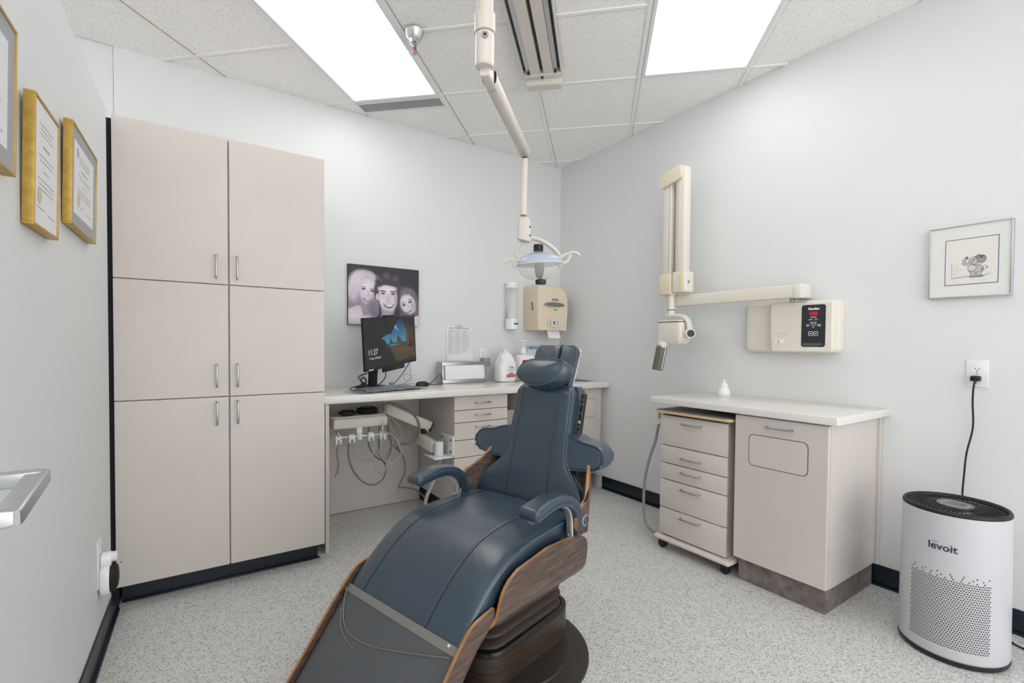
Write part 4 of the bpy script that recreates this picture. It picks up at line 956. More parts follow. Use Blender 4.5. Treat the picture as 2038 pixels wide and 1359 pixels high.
t = T('towel_dispenser', 'beige paper towel dispenser mounted on the wall above the headrest', 'dispenser', (2.53, 3.25, 1.28))
ol = [(2.392, 1.286), (2.690, 1.286), (2.702, 1.46), (2.702, 1.53), (2.692, 1.585), (2.668, 1.625), (2.63, 1.65), (2.56, 1.660), (2.40, 1.662), (2.388, 1.655), (2.386, 1.35)]
def tdf(u, v, q): return (u+.0*q, YB-.002-q, v)
rg = []
for q_d, sc_ in ((0, 1.0), (.13, 1.0), (.19, .985), (.215, .965), (.222, .93)):
    rg.append([(2.545+(u-2.545)*sc_ - (0 if u > 2.45 else .0), YB-.002-q_d*(1 if u > 2.45 else .93), 1.47+(v-1.47)*(sc_ if v > 1.4 else 1)) for u, v in ol])
P('cover', gloft(rg), CREAMY, t, ang=30)
YT = YB-.2245
P('window', gprism([(2.552+.108*math.cos(q), 1.500+.019*math.sin(q)) for q in np.linspace(0, 2*math.pi, 32, endpoint=False)], YT-.0016, YT, lambda u, v, q: (u, q, v)), SEETH, t, smooth=False)
P('window_rim', gtube([(2.552+.111*math.cos(q), YT-.0005, 1.500+.021*math.sin(q)) for q in np.linspace(0, 2*math.pi, 32, endpoint=False)], .0022, 6, closed=True), CREAM, t)
P('side_slot', gprism(rrect(-.005, .005, -.036, .036, .004), 2.384, 2.3865, lambda u, v, q: (q, 3.235+u+v*.15, 1.485+v)), DGREY, t)
P('brand_badge', gprism(rrect(2.526, 2.586, 1.536, 1.550, .004), YT-.0014, YT, lambda u, v, q: (u, q, v)), INKB, t, smooth=False)
text('Kleenex', .013, (2.556, YT-.0018, 1.5435), (1, 0, 0), (0, 0, 1), WHTP, t)
text('In-Sight', .015, (2.556, YT-.001, 1.458), (1, 0, 0), (0, 0, 1), INK, t)
fl_ = P('instruction_sticker', gprism([(2.545+r_*1.25*math.cos(q), 1.347+r_*.62*math.sin(q)) for q, r_ in [(R(a), .052+(.005 if (a//30) % 2 else 0)) for a in range(0, 360, 10)]], YT-.0012, YT, lambda u, v, q: (u, q, v)), CREAM, t, smooth=False)
for a in (2.508, 2.582):
    for b in (1.356, 1.336): P('sticker_mark', gprism([(a-.012, b), (a, b+.005), (a+.012, b), (a, b-.004)], YT-.0016, YT-.0012, lambda u, v, q: (u, q, v)), INK, fl_, smooth=False)
P('sticker_arrow', gprism([(2.532, 1.368), (2.545, 1.355), (2.558, 1.368), (2.550, 1.347), (2.560, 1.326), (2.545, 1.340), (2.530, 1.326), (2.540, 1.347)], YT-.0016, YT-.0012, lambda u, v, q: (u, q, v)), INK, fl_, smooth=False)
P('outlet_lip', gprism([(2.50+.14*f, 1.288+.018*math.sin(f*math.pi)) for f in np.linspace(0, 1, 12)], YT-.004, YT, lambda u, v, q: (u, q, v)), CREAMY, t)
P('lock_button', gcyl((2.445, YT+.03, 1.287), (2.445, YT+.03, 1.278), .008, seg=12), WHITE, t)
tw = [(2.498, 1.300), (2.620, 1.300), (2.628, 1.262), (2.640, 1.222)]
n_ = 11
for k in range(n_): tw.append((2.640-(.130*(k+.5)/n_), 1.2175 if k % 2 == 0 else 1.2225))
tw += [(2.509, 1.222), (2.500, 1.262)]
tag(P('paper_towel', gprism(tw, 0, .0012, lambda u, v, q: (u, YT+.035-q-(1.3-v)*.12, v)), TOWEL, smooth=False), 'white paper towel sheet with a zigzag edge hanging from the dispenser', 'paper towel')

t = T('cup_dispenser', 'clear tube cup dispenser with white ends on the wall left of the towel dispenser', 'dispenser', (2.232, 3.31, 1.29))
P('tube', glathe([(.050, 0), (.050, .30)], 32, (2.232, YB-.056, 1.345)), TUBECL, t)
P('lid', glathe([(0, .045), (.050, .043), (.054, .038), (.054, .022), (.0505, .020), (.0505, 0), (0, 0)], 32, (2.232, YB-.056, 1.632)), WHITEG, t)
P('base', glathe([(.046, 0), (.054, .004), (.054, .086), (.050, .09)], 32, (2.232, YB-.056, 1.288)), WHITEG, t)
text('maxi', .023, (2.236, YB-.1125, 1.336), (1, .02, 0), (0, 0, 1), INKB, t, bold=.0012)
tag(P('paper_cups', glathe([(.03, .0), (.034, .012), (.037, .03), (.034, .032), (.037, .05), (.034, .052), (.037, .07), (.0, .072)], 24, (2.232, YB-.056, 1.380)), PAPER), 'white paper cups stacked inside the clear tube dispenser', 'cups') 

t = T('wall_schedule', 'printed paper schedule taped to the wall above the light box', 'paper', (1.77, YB, 1.03))
P('sheet', gsheet([[(1.655+.222*u+(.012*max(0, v)**2 if u == 1 else .006*v*v), YB-.004-.012*v**3*(.4+u), 1.302-.272*v) for u in np.linspace(0, 1, 9)] for v in np.linspace(0, 1, 12)], [[(1.655+.222*u+(.012*max(0, v)**2 if u == 1 else .006*v*v), YB-.003-.012*v**3*(.4+u), 1.302-.272*v) for u in np.linspace(0, 1, 9)] for v in np.linspace(0, 1, 12)]), PAPER, t)
text('WEEKLY CLEANING SCHEDULE', .0125, (1.766, YB-.0062, 1.288), (1, 0, 0), (0, 0, 1), INKG, t)
LN = mat('pale_grey_line', (178, 180, 188), .8)
gl = []
for k in range(12): z_ = 1.272-k*.0165; gl.append(gbox(1.672, 1.862, YB-.0095, YB-.0090, z_, z_+.0012))
for x_ in (1.672, 1.735, 1.798, 1.862): gl.append(gbox(x_, x_+.0012, YB-.0095, YB-.009, 1.09, 1.272))
for k in range(11):
    for x_ in (1.678, 1.741, 1.804):
        L_ = rnd.uniform(.02, .048); z_ = 1.272-k*.0165-.009; gl.append(gbox(x_, x_+L_, YB-.0096, YB-.0091, z_, z_+.003))
P('table_lines', gjoin(*gl), LN, t, smooth=False)
P('tape', gbox(1.735, 1.80, YB-.0075, YB-.0055, 1.295, 1.318), TUBECL, t, smooth=False)

def outlet(name_label, fn, group=None, loc=(0, 0, 0)):
    t = T('wall_outlet', name_label, 'wall socket', loc, 'white wall sockets')
    P('plate', gmap(gbox(-.035, .035, -.0575, .0575, 0, .006, .002), fn), WHITE, t)
    for v in (.02, -.02):
        s_ = P('socket', gmap(gloft([[(x, v+y, q) for x, y in superell(.0165, .0145, 20, .6)] for q in (.005, .0075)]), fn), WHITEG, t)
        P('slots', gmap(gjoin(gbox(-.0075, -.0055, v-.002, v+.006, .0074, .0078), gbox(.0055, .0075, v-.002, v+.006, .0074, .0078), gcyl((0, v-.008, .0074), (0, v-.008, .0078), .0025, seg=8)), fn), INK, s_)
    P('centre_screw', gmap(gcyl((0, 0, .006), (0, 0, .007), .003, seg=10), fn), STEEL, t)
    return t
outlet('white wall socket behind the right end of the light box', lambda u, v, q: (1.985+u, YB-q, 1.075+v), loc=(1.985, YB, 1.0175))
tag(P('dark_adapter', gbox(1.955, 2.02, 3.30, 3.352, .985, 1.055, .006), GREY), 'dark grey plug adapter in the socket at the end of the light box', 'adapter')
outlet('white wall socket half hidden behind the monitor', lambda u, v, q: (1.372+u, YB-q, .985+v), loc=(1.372, YB, .9275))
outlet('white wall socket on the right wall with a black plug in it', lambda u, v, q: (XR-q, .582-u, 1.053+v), loc=(XR, .582, .995))

# family portrait canvas: a flat black-and-white print of three smiling people
t = T('canvas_portrait', 'black and white canvas print of a smiling woman, man and girl on the back wall', 'picture', (1.16, YB, 1.295))
P('stretcher', gbox(.905, 1.418, YB-.026, YB-.001, 1.293, 1.706, .002), INK, t)
pw, ph = .513, .413; pc = Pic(pw, ph, 320, (44, 41, 50))
def A(l): return [(x*pw, (1-y)*ph) for x, y in l]       # y measured downwards, 0..1
def E_(x, y, rx, ry, col, rot=0, soft=.15, op=1): pc.ell(x*pw, (1-y)*ph, rx*pw, ry*ph, col, -rot, soft, op)
SK, SKL, SKD, HA, HB = (216, 206, 220), (240, 233, 243), (166, 154, 172), (206, 196, 212), (62, 56, 64)
# woman: long fair hair, shoulders
pc.poly(A([(0, .40), (.03, .22), (.10, .12), (.20, .08), (.32, .10), (.40, .20), (.42, .32), (.40, .55), (.42, .70), (.40, .90), (.30, .98), (.0, .98)]), (150, 140, 158), 3)
E_(.22, .30, .20, .21, HA, 10, .2); E_(.06, .45, .08, .16, HA, -10, .4); E_(.10, .26, .08, .15, (228, 220, 232), 25, .5, .8)
pc.poly(A([(.0, .74), (.12, .68), (.30, .72), (.40, .86), (.42, 1), (0, 1)]), SK, 3)
E_(.10, .86, .14, .09, SKL, 0, .5, .8); pc.poly(A([(.15, .60), (.30, .62), (.28, .84), (.20, .84)]), SKD, 3)
E_(.27, .44, .105, .20, SK, 14, .12); E_(.25, .36, .07, .10, SKL, 10, .6, .8); E_(.36, .46, .03, .13, SKD, 10, .7, .7)
E_(.345, .74, .07, .16, (132, 122, 140), -12, .4)
for k in range(9): pc.line(A([(.12+.02*k, .10+.004*k*k), (.05+.012*k, .30), (.03+.006*k, .55)]), .0035, (180, 170, 190) if k % 2 else (232, 226, 236), .5)
for k in range(5): pc.line(A([(.24, .12+.015*k), (.34, .16+.02*k), (.41, .26+.03*k)]), .004, (232, 226, 236) if k % 2 else (170, 160, 178), .6)
for ex, ey in ((.205, .40), (.325, .425)): E_(ex, ey, .026, .014, (60, 52, 62), 6, .5); E_(ex, ey-.035, .034, .008, (140, 128, 140), 8, .6)
pc.line(A([(.265, .42), (.275, .50), (.255, .515)]), .004, SKD, .8)
pc.poly(A([(.19, .545), (.24, .575), (.30, .57), (.315, .56), (.29, .605), (.245, .61), (.21, .585)]), (96, 76, 90), 1.2); pc.poly(A([(.205, .558), (.245, .58), (.302, .572), (.285, .592), (.245, .596)]), (250, 250, 250), .8)
# girl on the right
pc.poly(A([(.70, .60), (.72, .40), (.80, .33), (.90, .34), (.98, .45), (1, .60), (1, .86), (.90, .95), (.80, .97), (.72, .92)]), (92, 84, 96), 3)
E_(.82, .45, .12, .12, (120, 110, 124), 20, .4); pc.poly(A([(.72, 1), (.80, .90), (.92, .84), (1, .80), (1, 1)]), SK, 2)
E_(.84, .62, .115, .175, SK, -24, .12); E_(.82, .56, .07, .09, SKL, -20, .6, .8); E_(.93, .66, .03, .11, SKD, -20, .7, .6)
for k in range(7): pc.line(A([(.78+.03*k, .35), (.73+.04*k, .45+.01*k), (.71+.045*k, .60+.03*k)]), .003, (150, 140, 154) if k % 2 else (60, 52, 62), .5)
pc.poly(A([(.93, .44), (.99, .50), (1, .78), (.965, .82), (.955, .62)]), (110, 100, 114), 2)
for ex, ey in ((.775, .635), (.865, .575)): E_(ex, ey, .024, .015, (48, 42, 50), -24, .5); E_(ex-.008, ey-.04, .03, .008, (120, 108, 122), -24, .6)
pc.line(A([(.83, .62), (.85, .69), (.835, .705)]), .0035, SKD, .8); pc.line(A([(.815, .765), (.855, .755), (.895, .72)]), .0075, (120, 92, 108), .9)
pc.poly(A([(.70, .86), (.78, .82), (.80, .90), (.74, 1), (.68, 1)]), (40, 36, 42), 1.5); E_(.745, .88, .02, .03, (220, 214, 222), 20, .4)
# man in the middle: dark short hair, dark shirt
pc.poly(A([(.28, 1), (.36, .88), (.46, .80), (.66, .80), (.74, .92), (.76, 1)]), (48, 44, 52), 1.5)
pc.poly(A([(.44, .66), (.64, .70), (.62, .90), (.52, 1.0), (.46, .92)]), SKD, 2); E_(.53, .88, .07, .08, SK, 0, .5)
E_(.55, .29, .165, .135, HB, -8, .10); E_(.50, .20, .09, .05, (96, 88, 98), -20, .5, .7); E_(.62, .21, .06, .04, (84, 76, 86), 20, .5, .6); E_(.40, .42, .05, .15, HB, 0, .3); E_(.66, .42, .04, .15, HB, 0, .3)
E_(.545, .52, .135, .255, SK, -3, .09); pc.poly(A([(.39, .44), (.40, .30), (.48, .20), (.62, .20), (.69, .30), (.695, .44), (.665, .37), (.62, .325), (.54, .315), (.46, .33), (.425, .38)]), HB, 2)
E_(.395, .52, .022, .06, SK, -6, .2)
for hx, hy, hr, hc in ((.42, .20, .05, 1), (.47, .165, .05, 0), (.53, .150, .055, 1), (.60, .155, .05, 0), (.66, .185, .045, 1), (.69, .235, .035, 0), (.395, .26, .035, 0)): E_(hx, hy, hr, hr*1.0, (92, 85, 95) if hc else (58, 52, 60), 20, .45, .8)
for hx, hy in ((.43, .375), (.64, .365), (.50, .345)): E_(hx, hy, .035, .035, SK, 0, .5, .8)
E_(.53, .40, .09, .07, SKL, 0, .6, .9); E_(.47, .58, .04, .06, SKL, 0, .6, .6); E_(.63, .58, .03, .06, SKL, 0, .6, .5); E_(.655, .55, .025, .16, SKD, 0, .7, .6)
for k in range(16): pc.line(A([(.40+.018*k, .30-.02*math.sin(k)-.004*k), (.415+.017*k, .225-.008*(8-abs(k-8))), (.44+.015*k, .20-.006*(8-abs(k-8)))]), .0028, (112, 104, 114) if k % 3 == 0 else (44, 40, 46), .45)
for ex in (.475, .615): E_(ex, .455, .028, .013, (44, 38, 46), 0, .5); E_(ex, .415, .042, .011, (70, 62, 72), 3 if ex < .5 else -3, .5)
pc.line(A([(.55, .45), (.565, .545), (.545, .57), (.52, .565)]), .0045, SKD, .9)
pc.poly(A([(.47, .625), (.52, .65), (.58, .655), (.635, .63), (.60, .695), (.55, .705), (.50, .68)]), (92, 72, 86), 1.2); pc.poly(A([(.485, .638), (.53, .655), (.62, .645), (.59, .675), (.54, .682)]), (250, 250, 250), .8)
E_(.55, .765, .03, .018, SKD, 0, .6, .6)
pc.build('print', (.905, YB-.0268, 1.293), (1, 0, 0), (0, 0, 1), PRINT, t, label='black and white photographic print')

# ------------------------------------------------------------------ right wall: framed drawing
t = T('framed_cartoon_print', 'small silver frame with a cartoon elephant drawing on the right wall', 'picture', (XR, .615, 1.378))
y0, y1, z0, z1 = .482, .748, 1.380, 1.692
def rwf(u, v, q): return (XR-.001-q, u, v)
bars_ = [gmap(gbox(y0, y1, z1-.006, z1, 0, .026, .002), rwf), gmap(gbox(y0, y1, z0, z0+.006, 0, .026, .002), rwf), gmap(gbox(y0, y0+.006, z0+.006, z1-.006, 0, .026, .002), rwf), gmap(gbox(y1-.006, y1, z0+.006, z1-.006, 0, .026, .002), rwf)]
P('frame', gjoin(*bars_), ALU, t)
P('mat_board', gmap(gbox(y0+.006, y1-.006, z0+.006, z1-.006, .001, .020), rwf), MATGREEN, t, smooth=False)
P('blue_bevel', gmap(gbox(.523, .693, 1.434, 1.632, .020, .0206), rwf), mat('blue_bevel', (70, 92, 130), .6), t, smooth=False)
pc = Pic(.165, .192, 150, (226, 222, 217)); 
def B(l): return [(x*.165, (1-y)*.192) for x, y in l]
GA_, GB_, LN_ = (186, 184, 182), (150, 150, 150), (50, 48, 54)
pc.line(B([(.12, .52), (.13, .86)]), .0012, (120, 118, 120)); pc.line(B([(.13, .86), (.30, .835), (.50, .83), (.66, .85), (.86, .80)]), .0016, (90, 88, 90))
for x, y, r in ((.2, .6, .05), (.18, .72, .05), (.26, .66, .04)): pc.ell(x*.165, (1-y)*.192, r*.165, r*.16, (196, 193, 189), 0, .3); pc.ell(x*.165, (1-y)*.192, r*.14, r*.13, (226, 222, 217), 0, .3)
pc.ell(.60*.165, .31*.192, .145*.165, .105*.192, LN_, 0, .06); pc.ell(.60*.165, .31*.192, .137*.165, .098*.192, GA_, 0, .06)     # body
pc.ell(.52*.165, .345*.192, .085*.165, .075*.192, LN_, 0, .06); pc.ell(.52*.165, .345*.192, .078*.165, .068*.192, (205, 202, 198), 0, .06)
for x in (.54, .66): pc.poly(B([(x-.045, .74), (x+.045, .74), (x+.05, .84), (x-.05, .84)]), LN_); pc.poly(B([(x-.038, .74), (x+.038, .74), (x+.042, .83), (x-.042, .83)]), GA_)
pc.ell(.56*.165, .50*.192, .10*.165, .085*.192, LN_, 10, .06); pc.ell(.56*.165, .50*.192, .093*.165, .078*.192, GA_, 10, .06)          # head
pc.ell(.70*.165, .52*.192, .085*.165, .09*.192, LN_, -20, .06); pc.ell(.70*.165, .52*.192, .078*.165, .083*.192, GB_, -20, .06)        # ear
pc.line(B([(.50, .52), (.42, .57), (.36, .55), (.37, .47), (.42, .44)]), .010, LN_); pc.line(B([(.50, .52), (.42, .57), (.36, .55), (.37, .47), (.42, .44)]), .0075, GA_)
pc.ell(.415*.165, .58*.192, .028*.165, .025*.192, (90, 88, 92), 0, .2)
pc.line(B([(.58, .42), (.64, .38), (.70, .41), (.74, .40)]), .004, LN_); pc.line(B([(.60, .44), (.66, .42), (.72, .45)]), .003, LN_)
pc.ell(.555*.165, .525*.192, .020*.165, .016*.192, (196, 52, 60), 0, .2); pc.ell(.715*.165, .30*.192, .020*.165, .016*.192, (196, 60, 66), 0, .2)
for i in range(4):
    for j in range(5): pc.ell((.59+.022*i)*.165, (1-(.53+.026*j))*.192, .007*.165, .007*.192, (120, 60, 80) if (i+j) % 2 else (244, 244, 244), 0, .2)
pc.line(B([(.76, .62), (.82, .66), (.78, .70)]), .0018, LN_); pc.poly(B([(.44, .84), (.78, .84), (.72, .87), (.50, .87)]), (120, 118, 122), 1.5, .8)
for k in range(10): pc.line(B([(.14+.03*k, .865), (.17+.03*k, .85)]), .0008, (120, 118, 120), .7)
pc.line(B([(.60, .93), (.66, .92), (.72, .935), (.80, .92)]), .0010, (170, 160, 150), .8); pc.line(B([(.16, .945), (.26, .94)]), .0010, (180, 172, 164), .8)
pc.build('drawing', rwf(.6905, 1.437, .0212), (0, -1, 0), (0, 0, 1), PRINT, t)

# ------------------------------------------------------------------ x-ray machine on the right wall
t = T('xray_control_box', 'cream x-ray control box with a dark key panel on the right wall', 'control box', (XR, 1.34, 1.13))
def cbx(d_, y0, y1, z0, z1, r, n=6): return [(XR-d_, u, v) for u, v in rrect(y0, y1, z0, z1, r, n)]
P('rear_housing', gloft([cbx(.001, 1.088, 1.585, 1.131, 1.408, .03), cbx(.04, 1.088, 1.585, 1.131, 1.408, .03), cbx(.055, 1.094, 1.579, 1.137, 1.402, .028), cbx(.06, 1.108, 1.565, 1.15, 1.39, .022)]), CREAM, t, ang=50)
P('front_cover', gloft([cbx(.058, 1.098, 1.43, 1.134, 1.404, .02), cbx(.092, 1.100, 1.416, 1.134, 1.404, .02), cbx(.100, 1.106, 1.410, 1.140, 1.398, .016)]), CREAM, t, ang=50)
XP = XR-.1002
kp_ = P('key_panel', gprism(rrect(1.133, 1.248, 1.162, 1.381, .012), 0, .0012, lambda u, v, q: (XP-q, u, v)), PANELB, t, smooth=False)
XQ = XP-.0014
def rt(s_, size, y, z, m, par, **k): return text(s_, size, (XQ, y, z), (0, -1, 0), (0, 0, 1), m, par, **k)
rt('Gendex', .017, 1.190, 1.360, WHTP, kp_, bold=.0007)
P('red_display', gprism(rrect(1.170, 1.210, 1.325, 1.345, .002), 0, .0006, lambda u, v, q: (XP-.0012-q, u, v)), REDL, kp_, smooth=False)
rt('SECONDS', .0062, 1.190, 1.316, WHTP, kp_, bold=.0002); rt('READY', .0055, 1.204, 1.304, WHTP, kp_, bold=.0002); rt('X-RAY', .0055, 1.177, 1.304, WHTP, kp_, bold=.0002)
rt('MOLAR  BITE', .0052, 1.190, 1.289, WHTP, kp_, bold=.0002); rt('CUSPID', .0048, 1.217, 1.277, WHTP, kp_, bold=.0002); rt('UPPER', .0048, 1.217, 1.271, WHTP, kp_, bold=.0002)
rt('INCISOR', .0048, 1.163, 1.277, WHTP, kp_, bold=.0002); rt('LOWER', .0048, 1.163, 1.271, WHTP, kp_, bold=.0002)
def outline(pts, wd, nm): P(nm, gtube([(XQ, a, b) for a, b in pts], wd, 6, closed=True), WHTP, kp_)
outline([(1.203, 1.284), (1.177, 1.284), (1.190, 1.259)], .0011, 'triangle_mark')
outline([(1.194, 1.280), (1.186, 1.280), (1.190, 1.272)], .0007, 'triangle_mark')
for yy in (1.2025, 1.178):
    outline(rrect(yy-.0095, yy+.0095, 1.221, 1.242, .004, 3), .0011, 'key_outline')
    P('key_dot', gmap(gcyl((XQ+.0008, yy, 1.2315), (XQ-.0006, yy, 1.2315), .0032, seg=12), lambda x, y, z: (x, y, z)), WHTP, kp_)
for k, wd in enumerate((.094, .094, .078)): P('small_print', gmap(gbox(1.240-wd, 1.240, 1.178-k*.0052, 1.1808-k*.0052, 0, .0004), lambda u, v, q: (XQ+.0002-q, u, v)), INKG, kp_, smooth=False)
rt2 = text('Gendex', .026, (XP-.0004, 1.352, 1.237), (0, -1, 0), (0, 0, 1), CREAM, t, ext=.0012)
sw = P('power_switch', gprism(rrect(1.335, 1.392, 1.180, 1.202, .003), 0, .003, lambda u, v, q: (XP-q, u, v)), WHTP, t)
P('rocker', gprism(rrect(1.350, 1.380, 1.184, 1.198, .002), .003, .005, lambda u, v, q: (XP-q, u, v)), WHITEG, sw); P('rocker_mark', gprism(rrect(1.361, 1.366, 1.186, 1.196, .001), .005, .0056, lambda u, v, q: (XP-q, u, v)), RED, sw)

t = T('xray_machine', 'cream folded x-ray arm with tube head hanging on the right wall', 'x-ray machine', (XR, 1.25, 1.40))
bx = 2.655
P('wall_pivot', gjoin(gbox(2.66, 2.745, 1.225, 1.285, 1.412, 1.425, .003), gcyl((2.69, 1.30, 1.405), (2.69, 1.30, 1.428), .012)), STEEL, t)
P('extension_beam', gloft([[(bx+.0+x+(XR-.16-bx)*0, y, 1.4535+z_) for x, z_ in superell(.03, .0345, 20, .2)] for y in (1.262, 2.022)]), CREAM, t)
P('beam_cap', gbox(2.623, 2.745, 1.225, 1.268, 1.416, 1.492, .006), CREAM, t)
P('beam_end_post', gcyl((2.66, 2.03, 1.40), (2.66, 2.03, 1.51), .022), CREAM, t)
XA = 2.60
def col(y0, y1, x0, x1, z0, z1, r, m, nm, par=t): return P(nm, gbox(x0, x1, y0, y1, z0, z1, r), m, par)
a1 = col(1.902, 1.966, 2.575, 2.642, 1.58, 2.292, .006, CREAM, 'inner_arm'); a2 = col(2.000, 2.064, 2.575, 2.642, 1.58, 2.27, .006, CREAM, 'outer_arm')
P('arm_groove', gbox(2.573, 2.576, 1.944, 1.950, 1.64, 2.20), LGREY, a1, smooth=False)
P('arm_groove', gbox(2.573, 2.576, 2.008, 2.014, 1.64, 2.20), LGREY, a2, smooth=False)
P('cable_strip', gbox(2.62, 2.645, 1.972, 1.992, 1.60, 2.2, .003), CREAMY, t)
P('top_plate', gprism([(1.925, 2.215), (2.070, 2.180), (2.074, 2.186), (2.074, 2.272), (1.928, 2.300), (1.918, 2.292), (1.918, 2.222)], 2.558, 2.574, lambda u, v, q: (q, u, v), bev=.003), CREAMY, t, label='yellowed cover plate')
a3 = P('lower_clevis', gbox(2.560, 2.655, 1.880, 1.976, 1.500, 1.632, .009, 3), CREAM, t)
P('tape_strip', gbox(2.5575, 2.5605, 1.906, 1.918, 1.520, 1.61), YELLOW, a3, smooth=False)
P('adjust_screw', gcyl((2.60, 1.8805, 1.565), (2.60, 1.8785, 1.565), .010), STEEL, a3)
P('lower_clevis', gbox(2.560, 2.645, 1.982, 2.080, 1.490, 1.626, .009, 3), CREAMY, t)
P('yoke_post', gjoin(gcyl((2.60, 2.008, 1.395), (2.60, 2.008, 1.495), .022), gcyl((2.60, 2.008, 1.352), (2.60, 2.008, 1.3925), .0235)), CREAM, t)
P('post_ring', gcyl((2.60, 2.008, 1.391), (2.60, 2.008, 1.3965), .0242), DGREY, t)
P('yoke', gloft([[(2.60+x, p[0]+d_[0]*y, p[1]+d_[1]*y) for x, y in superell(.020, .011, 20, .4)] for p, d_ in (((2.035, 1.358), (0, 1)), ((1.99, 1.358), (0, 1)), ((1.94, 1.357), (0, 1)), ((1.905, 1.347), (-.4, .92)), ((1.882, 1.325), (-.8, .6)), ((1.870, 1.295), (-1, .1)), ((1.868, 1.25), (-1, 0)), ((1.868, 1.222), (-1, 0)))]), CREAM, t)
hd = P('tube_head', gloft([[(2.60+x*s1, 1.985+dy+y*s2, z_) for x, y in superell(.062, .096, 32, .3)] for z_, s1, s2, dy in ((1.176, .80, .84, .006), (1.182, .86, .9, .004), (1.215, 1, 1.0, .0), (1.30, .96, .97, 0), (1.312, .93, .95, 0))]), CREAM, t, ang=30)
P('head_seam', gloft([[(2.60+x*s1, 1.985+y*s1, z_) for x, y in superell(.061, .094, 32, .3)] for z_, s1 in ((1.312, .97), (1.317, .98))]), BLACK, hd)
P('head_top', gloft([[(2.60+x*s1, 1.985+y*s1, z_) for x, y in superell(.060, .092, 32, .3)] for z_, s1 in ((1.317, .97), (1.324, .92))]), CREAM, hd)
P('pivot_boss', gcyl((2.60, 1.895, 1.238), (2.60, 1.862, 1.238), .026), CREAM, t)
kb_ = P('pivot_knob', gcyl((2.592, 1.858, 1.240), (2.572, 1.838, 1.240), .0285), WHITE, t)
P('knob_cap', gcyl((2.5718, 1.8378, 1.240), (2.5695, 1.8355, 1.240), .0225), BLACK, kb_)
c0, c1 = Vector((2.56, 2.040, 1.178)), Vector((2.55, 2.072, 1.004)); cdv = (c1-c0).normalized()
P('cone_collar', gcyl(tuple(c0-cdv*.012), tuple(c0+cdv*.012), .037), CREAM, t)
P('cone_ring', gcyl(tuple(c0+cdv*.013), tuple(c0+cdv*.022), .0365), ALU, t)
P('aiming_cone', gcyl(tuple(c0+cdv*.022), tuple(c1), .0345), LEAD, t, label='smoked grey open cylinder')
P('cone_rim', gcyl(tuple(c1), tuple(c1+cdv*.004), .0352), WHITE, t)
for ang_ in (100, 265): 
    o_ = Vector((math.cos(R(ang_)), math.sin(R(ang_)), 0))*.0352; P('cone_stripe', gcyl(tuple(c0+cdv*.022+o_), tuple(c1+o_), .0032, seg=8), WHITE, t)

# ------------------------------------------------------------------ air purifier
AX, AY = 2.459, .565
t = T('air_purifier', 'round white air purifier with a black grille top standing on the floor', 'air purifier', (AX, AY, 0))
hz_ = .546
prof = [(.160, .018), (.1625, .03), (.162, .08), (.1605, .3), (.1585, .45), (.1575, hz_)]
P('base_ring', glathe([(.150, .0), (.160, .004), (.1635, .012), (.1625, .020), (.15, .022)], 72, (AX, AY, 0)), BLACK, t)
bm_ = mat('perforated_white', (200, 201, 206), .35)
P('body', glathe(prof, 96, (AX, AY, 0)), bm_, t, ang=80)
fd = math.atan2(-AY, -AX)-.08      # the front of the grille faces the room
hl = []
rws, cls = 33, 33
for r_ in range(rws):
    z_ = .066+r_*.0084
    for c_ in range(cls):
        an = fd+(c_-cls/2+.5*(r_ % 2)+.25)*.0455
        if r_ > 29 and (c_*7+r_*3) % (r_-27) != 0: continue
        rr_ = np.interp(z_, [.03, .08, .3, .45], [.1625, .162, .1605, .1585])+.0004
        up_ = 1 if (r_+c_) % 2 else -1; w_ = .0032/rr_; h_ = .0024
        V_ = [(AX+rr_*math.cos(an+a), AY+rr_*math.sin(an+a), z_+b) for a, b in ((-w_, -h_*up_), (w_, -h_*up_), (w_*.15, h_*up_), (-w_*.15, h_*up_))]
        hl.append((V_, [(0, 1, 2, 3)], [0]))
P('perforations', gjoin(*hl), MATTEB, t, smooth=False, kind='stuff')
P('top_ring', glathe([(.1575, hz_), (.1585, hz_+.002), (.158, hz_+.009), (.154, hz_+.015), (.149, hz_+.015), (.145, hz_+.009), (.143, hz_+.0), (.143, hz_-.03)], 96, (AX, AY, 0)), mat('ring_black', (15, 15, 17), .5), t, ang=80)
P('fan_well', gcyl((AX, AY, hz_-.030), (AX, AY, hz_-.026), .142, seg=64), MATTEB, t)
FIN = mat('fin_black', (44, 44, 48), .3)
for k in range(48):
    a0 = 2*math.pi*k/48; pts = []
    for j in range(7):
        f = j/6; r_ = .048+.094*f; a = a0-.55*math.sin(f*2.2)+.2*f
        pts.append((AX+r_*math.cos(a), AY+r_*math.sin(a)))
    o_, i_ = [[(x, y, z_) for x, y in pts] for z_ in (hz_-.012, hz_+.008)], None
    g = []; wv = .0009
    nrmv = [(-(pts[min(j+1, 6)][1]-pts[max(j-1, 0)][1]), pts[min(j+1, 6)][0]-pts[max(j-1, 0)][0]) for j in range(7)]
    nrmv = [(a/math.hypot(a, b)*wv, b/math.hypot(a, b)*wv) for a, b in nrmv]
    P('fin', gsheet([[(x+n[0], y+n[1], z_) for (x, y), n in zip(pts, nrmv)] for z_ in (hz_-.012, hz_+.008)], [[(x-n[0], y-n[1], z_) for (x, y), n in zip(pts, nrmv)] for z_ in (hz_-.012, hz_+.008)]), [FIN, FIN], t, smooth=False)
P('control_disc', glathe([(.054, hz_-.026), (.056, hz_+.009), (.055, hz_+.012), (0, hz_+.012)], 64, (AX, AY, 0)), mat('control_grey', (84, 86, 88), .25), t)
P('disc_ring', gtube([(AX+.041*math.cos(q), AY+.041*math.sin(q), hz_+.0122) for q in np.linspace(0, 2*math.pi, 48, endpoint=False)], .0012, 6, closed=True), LGREY, t)
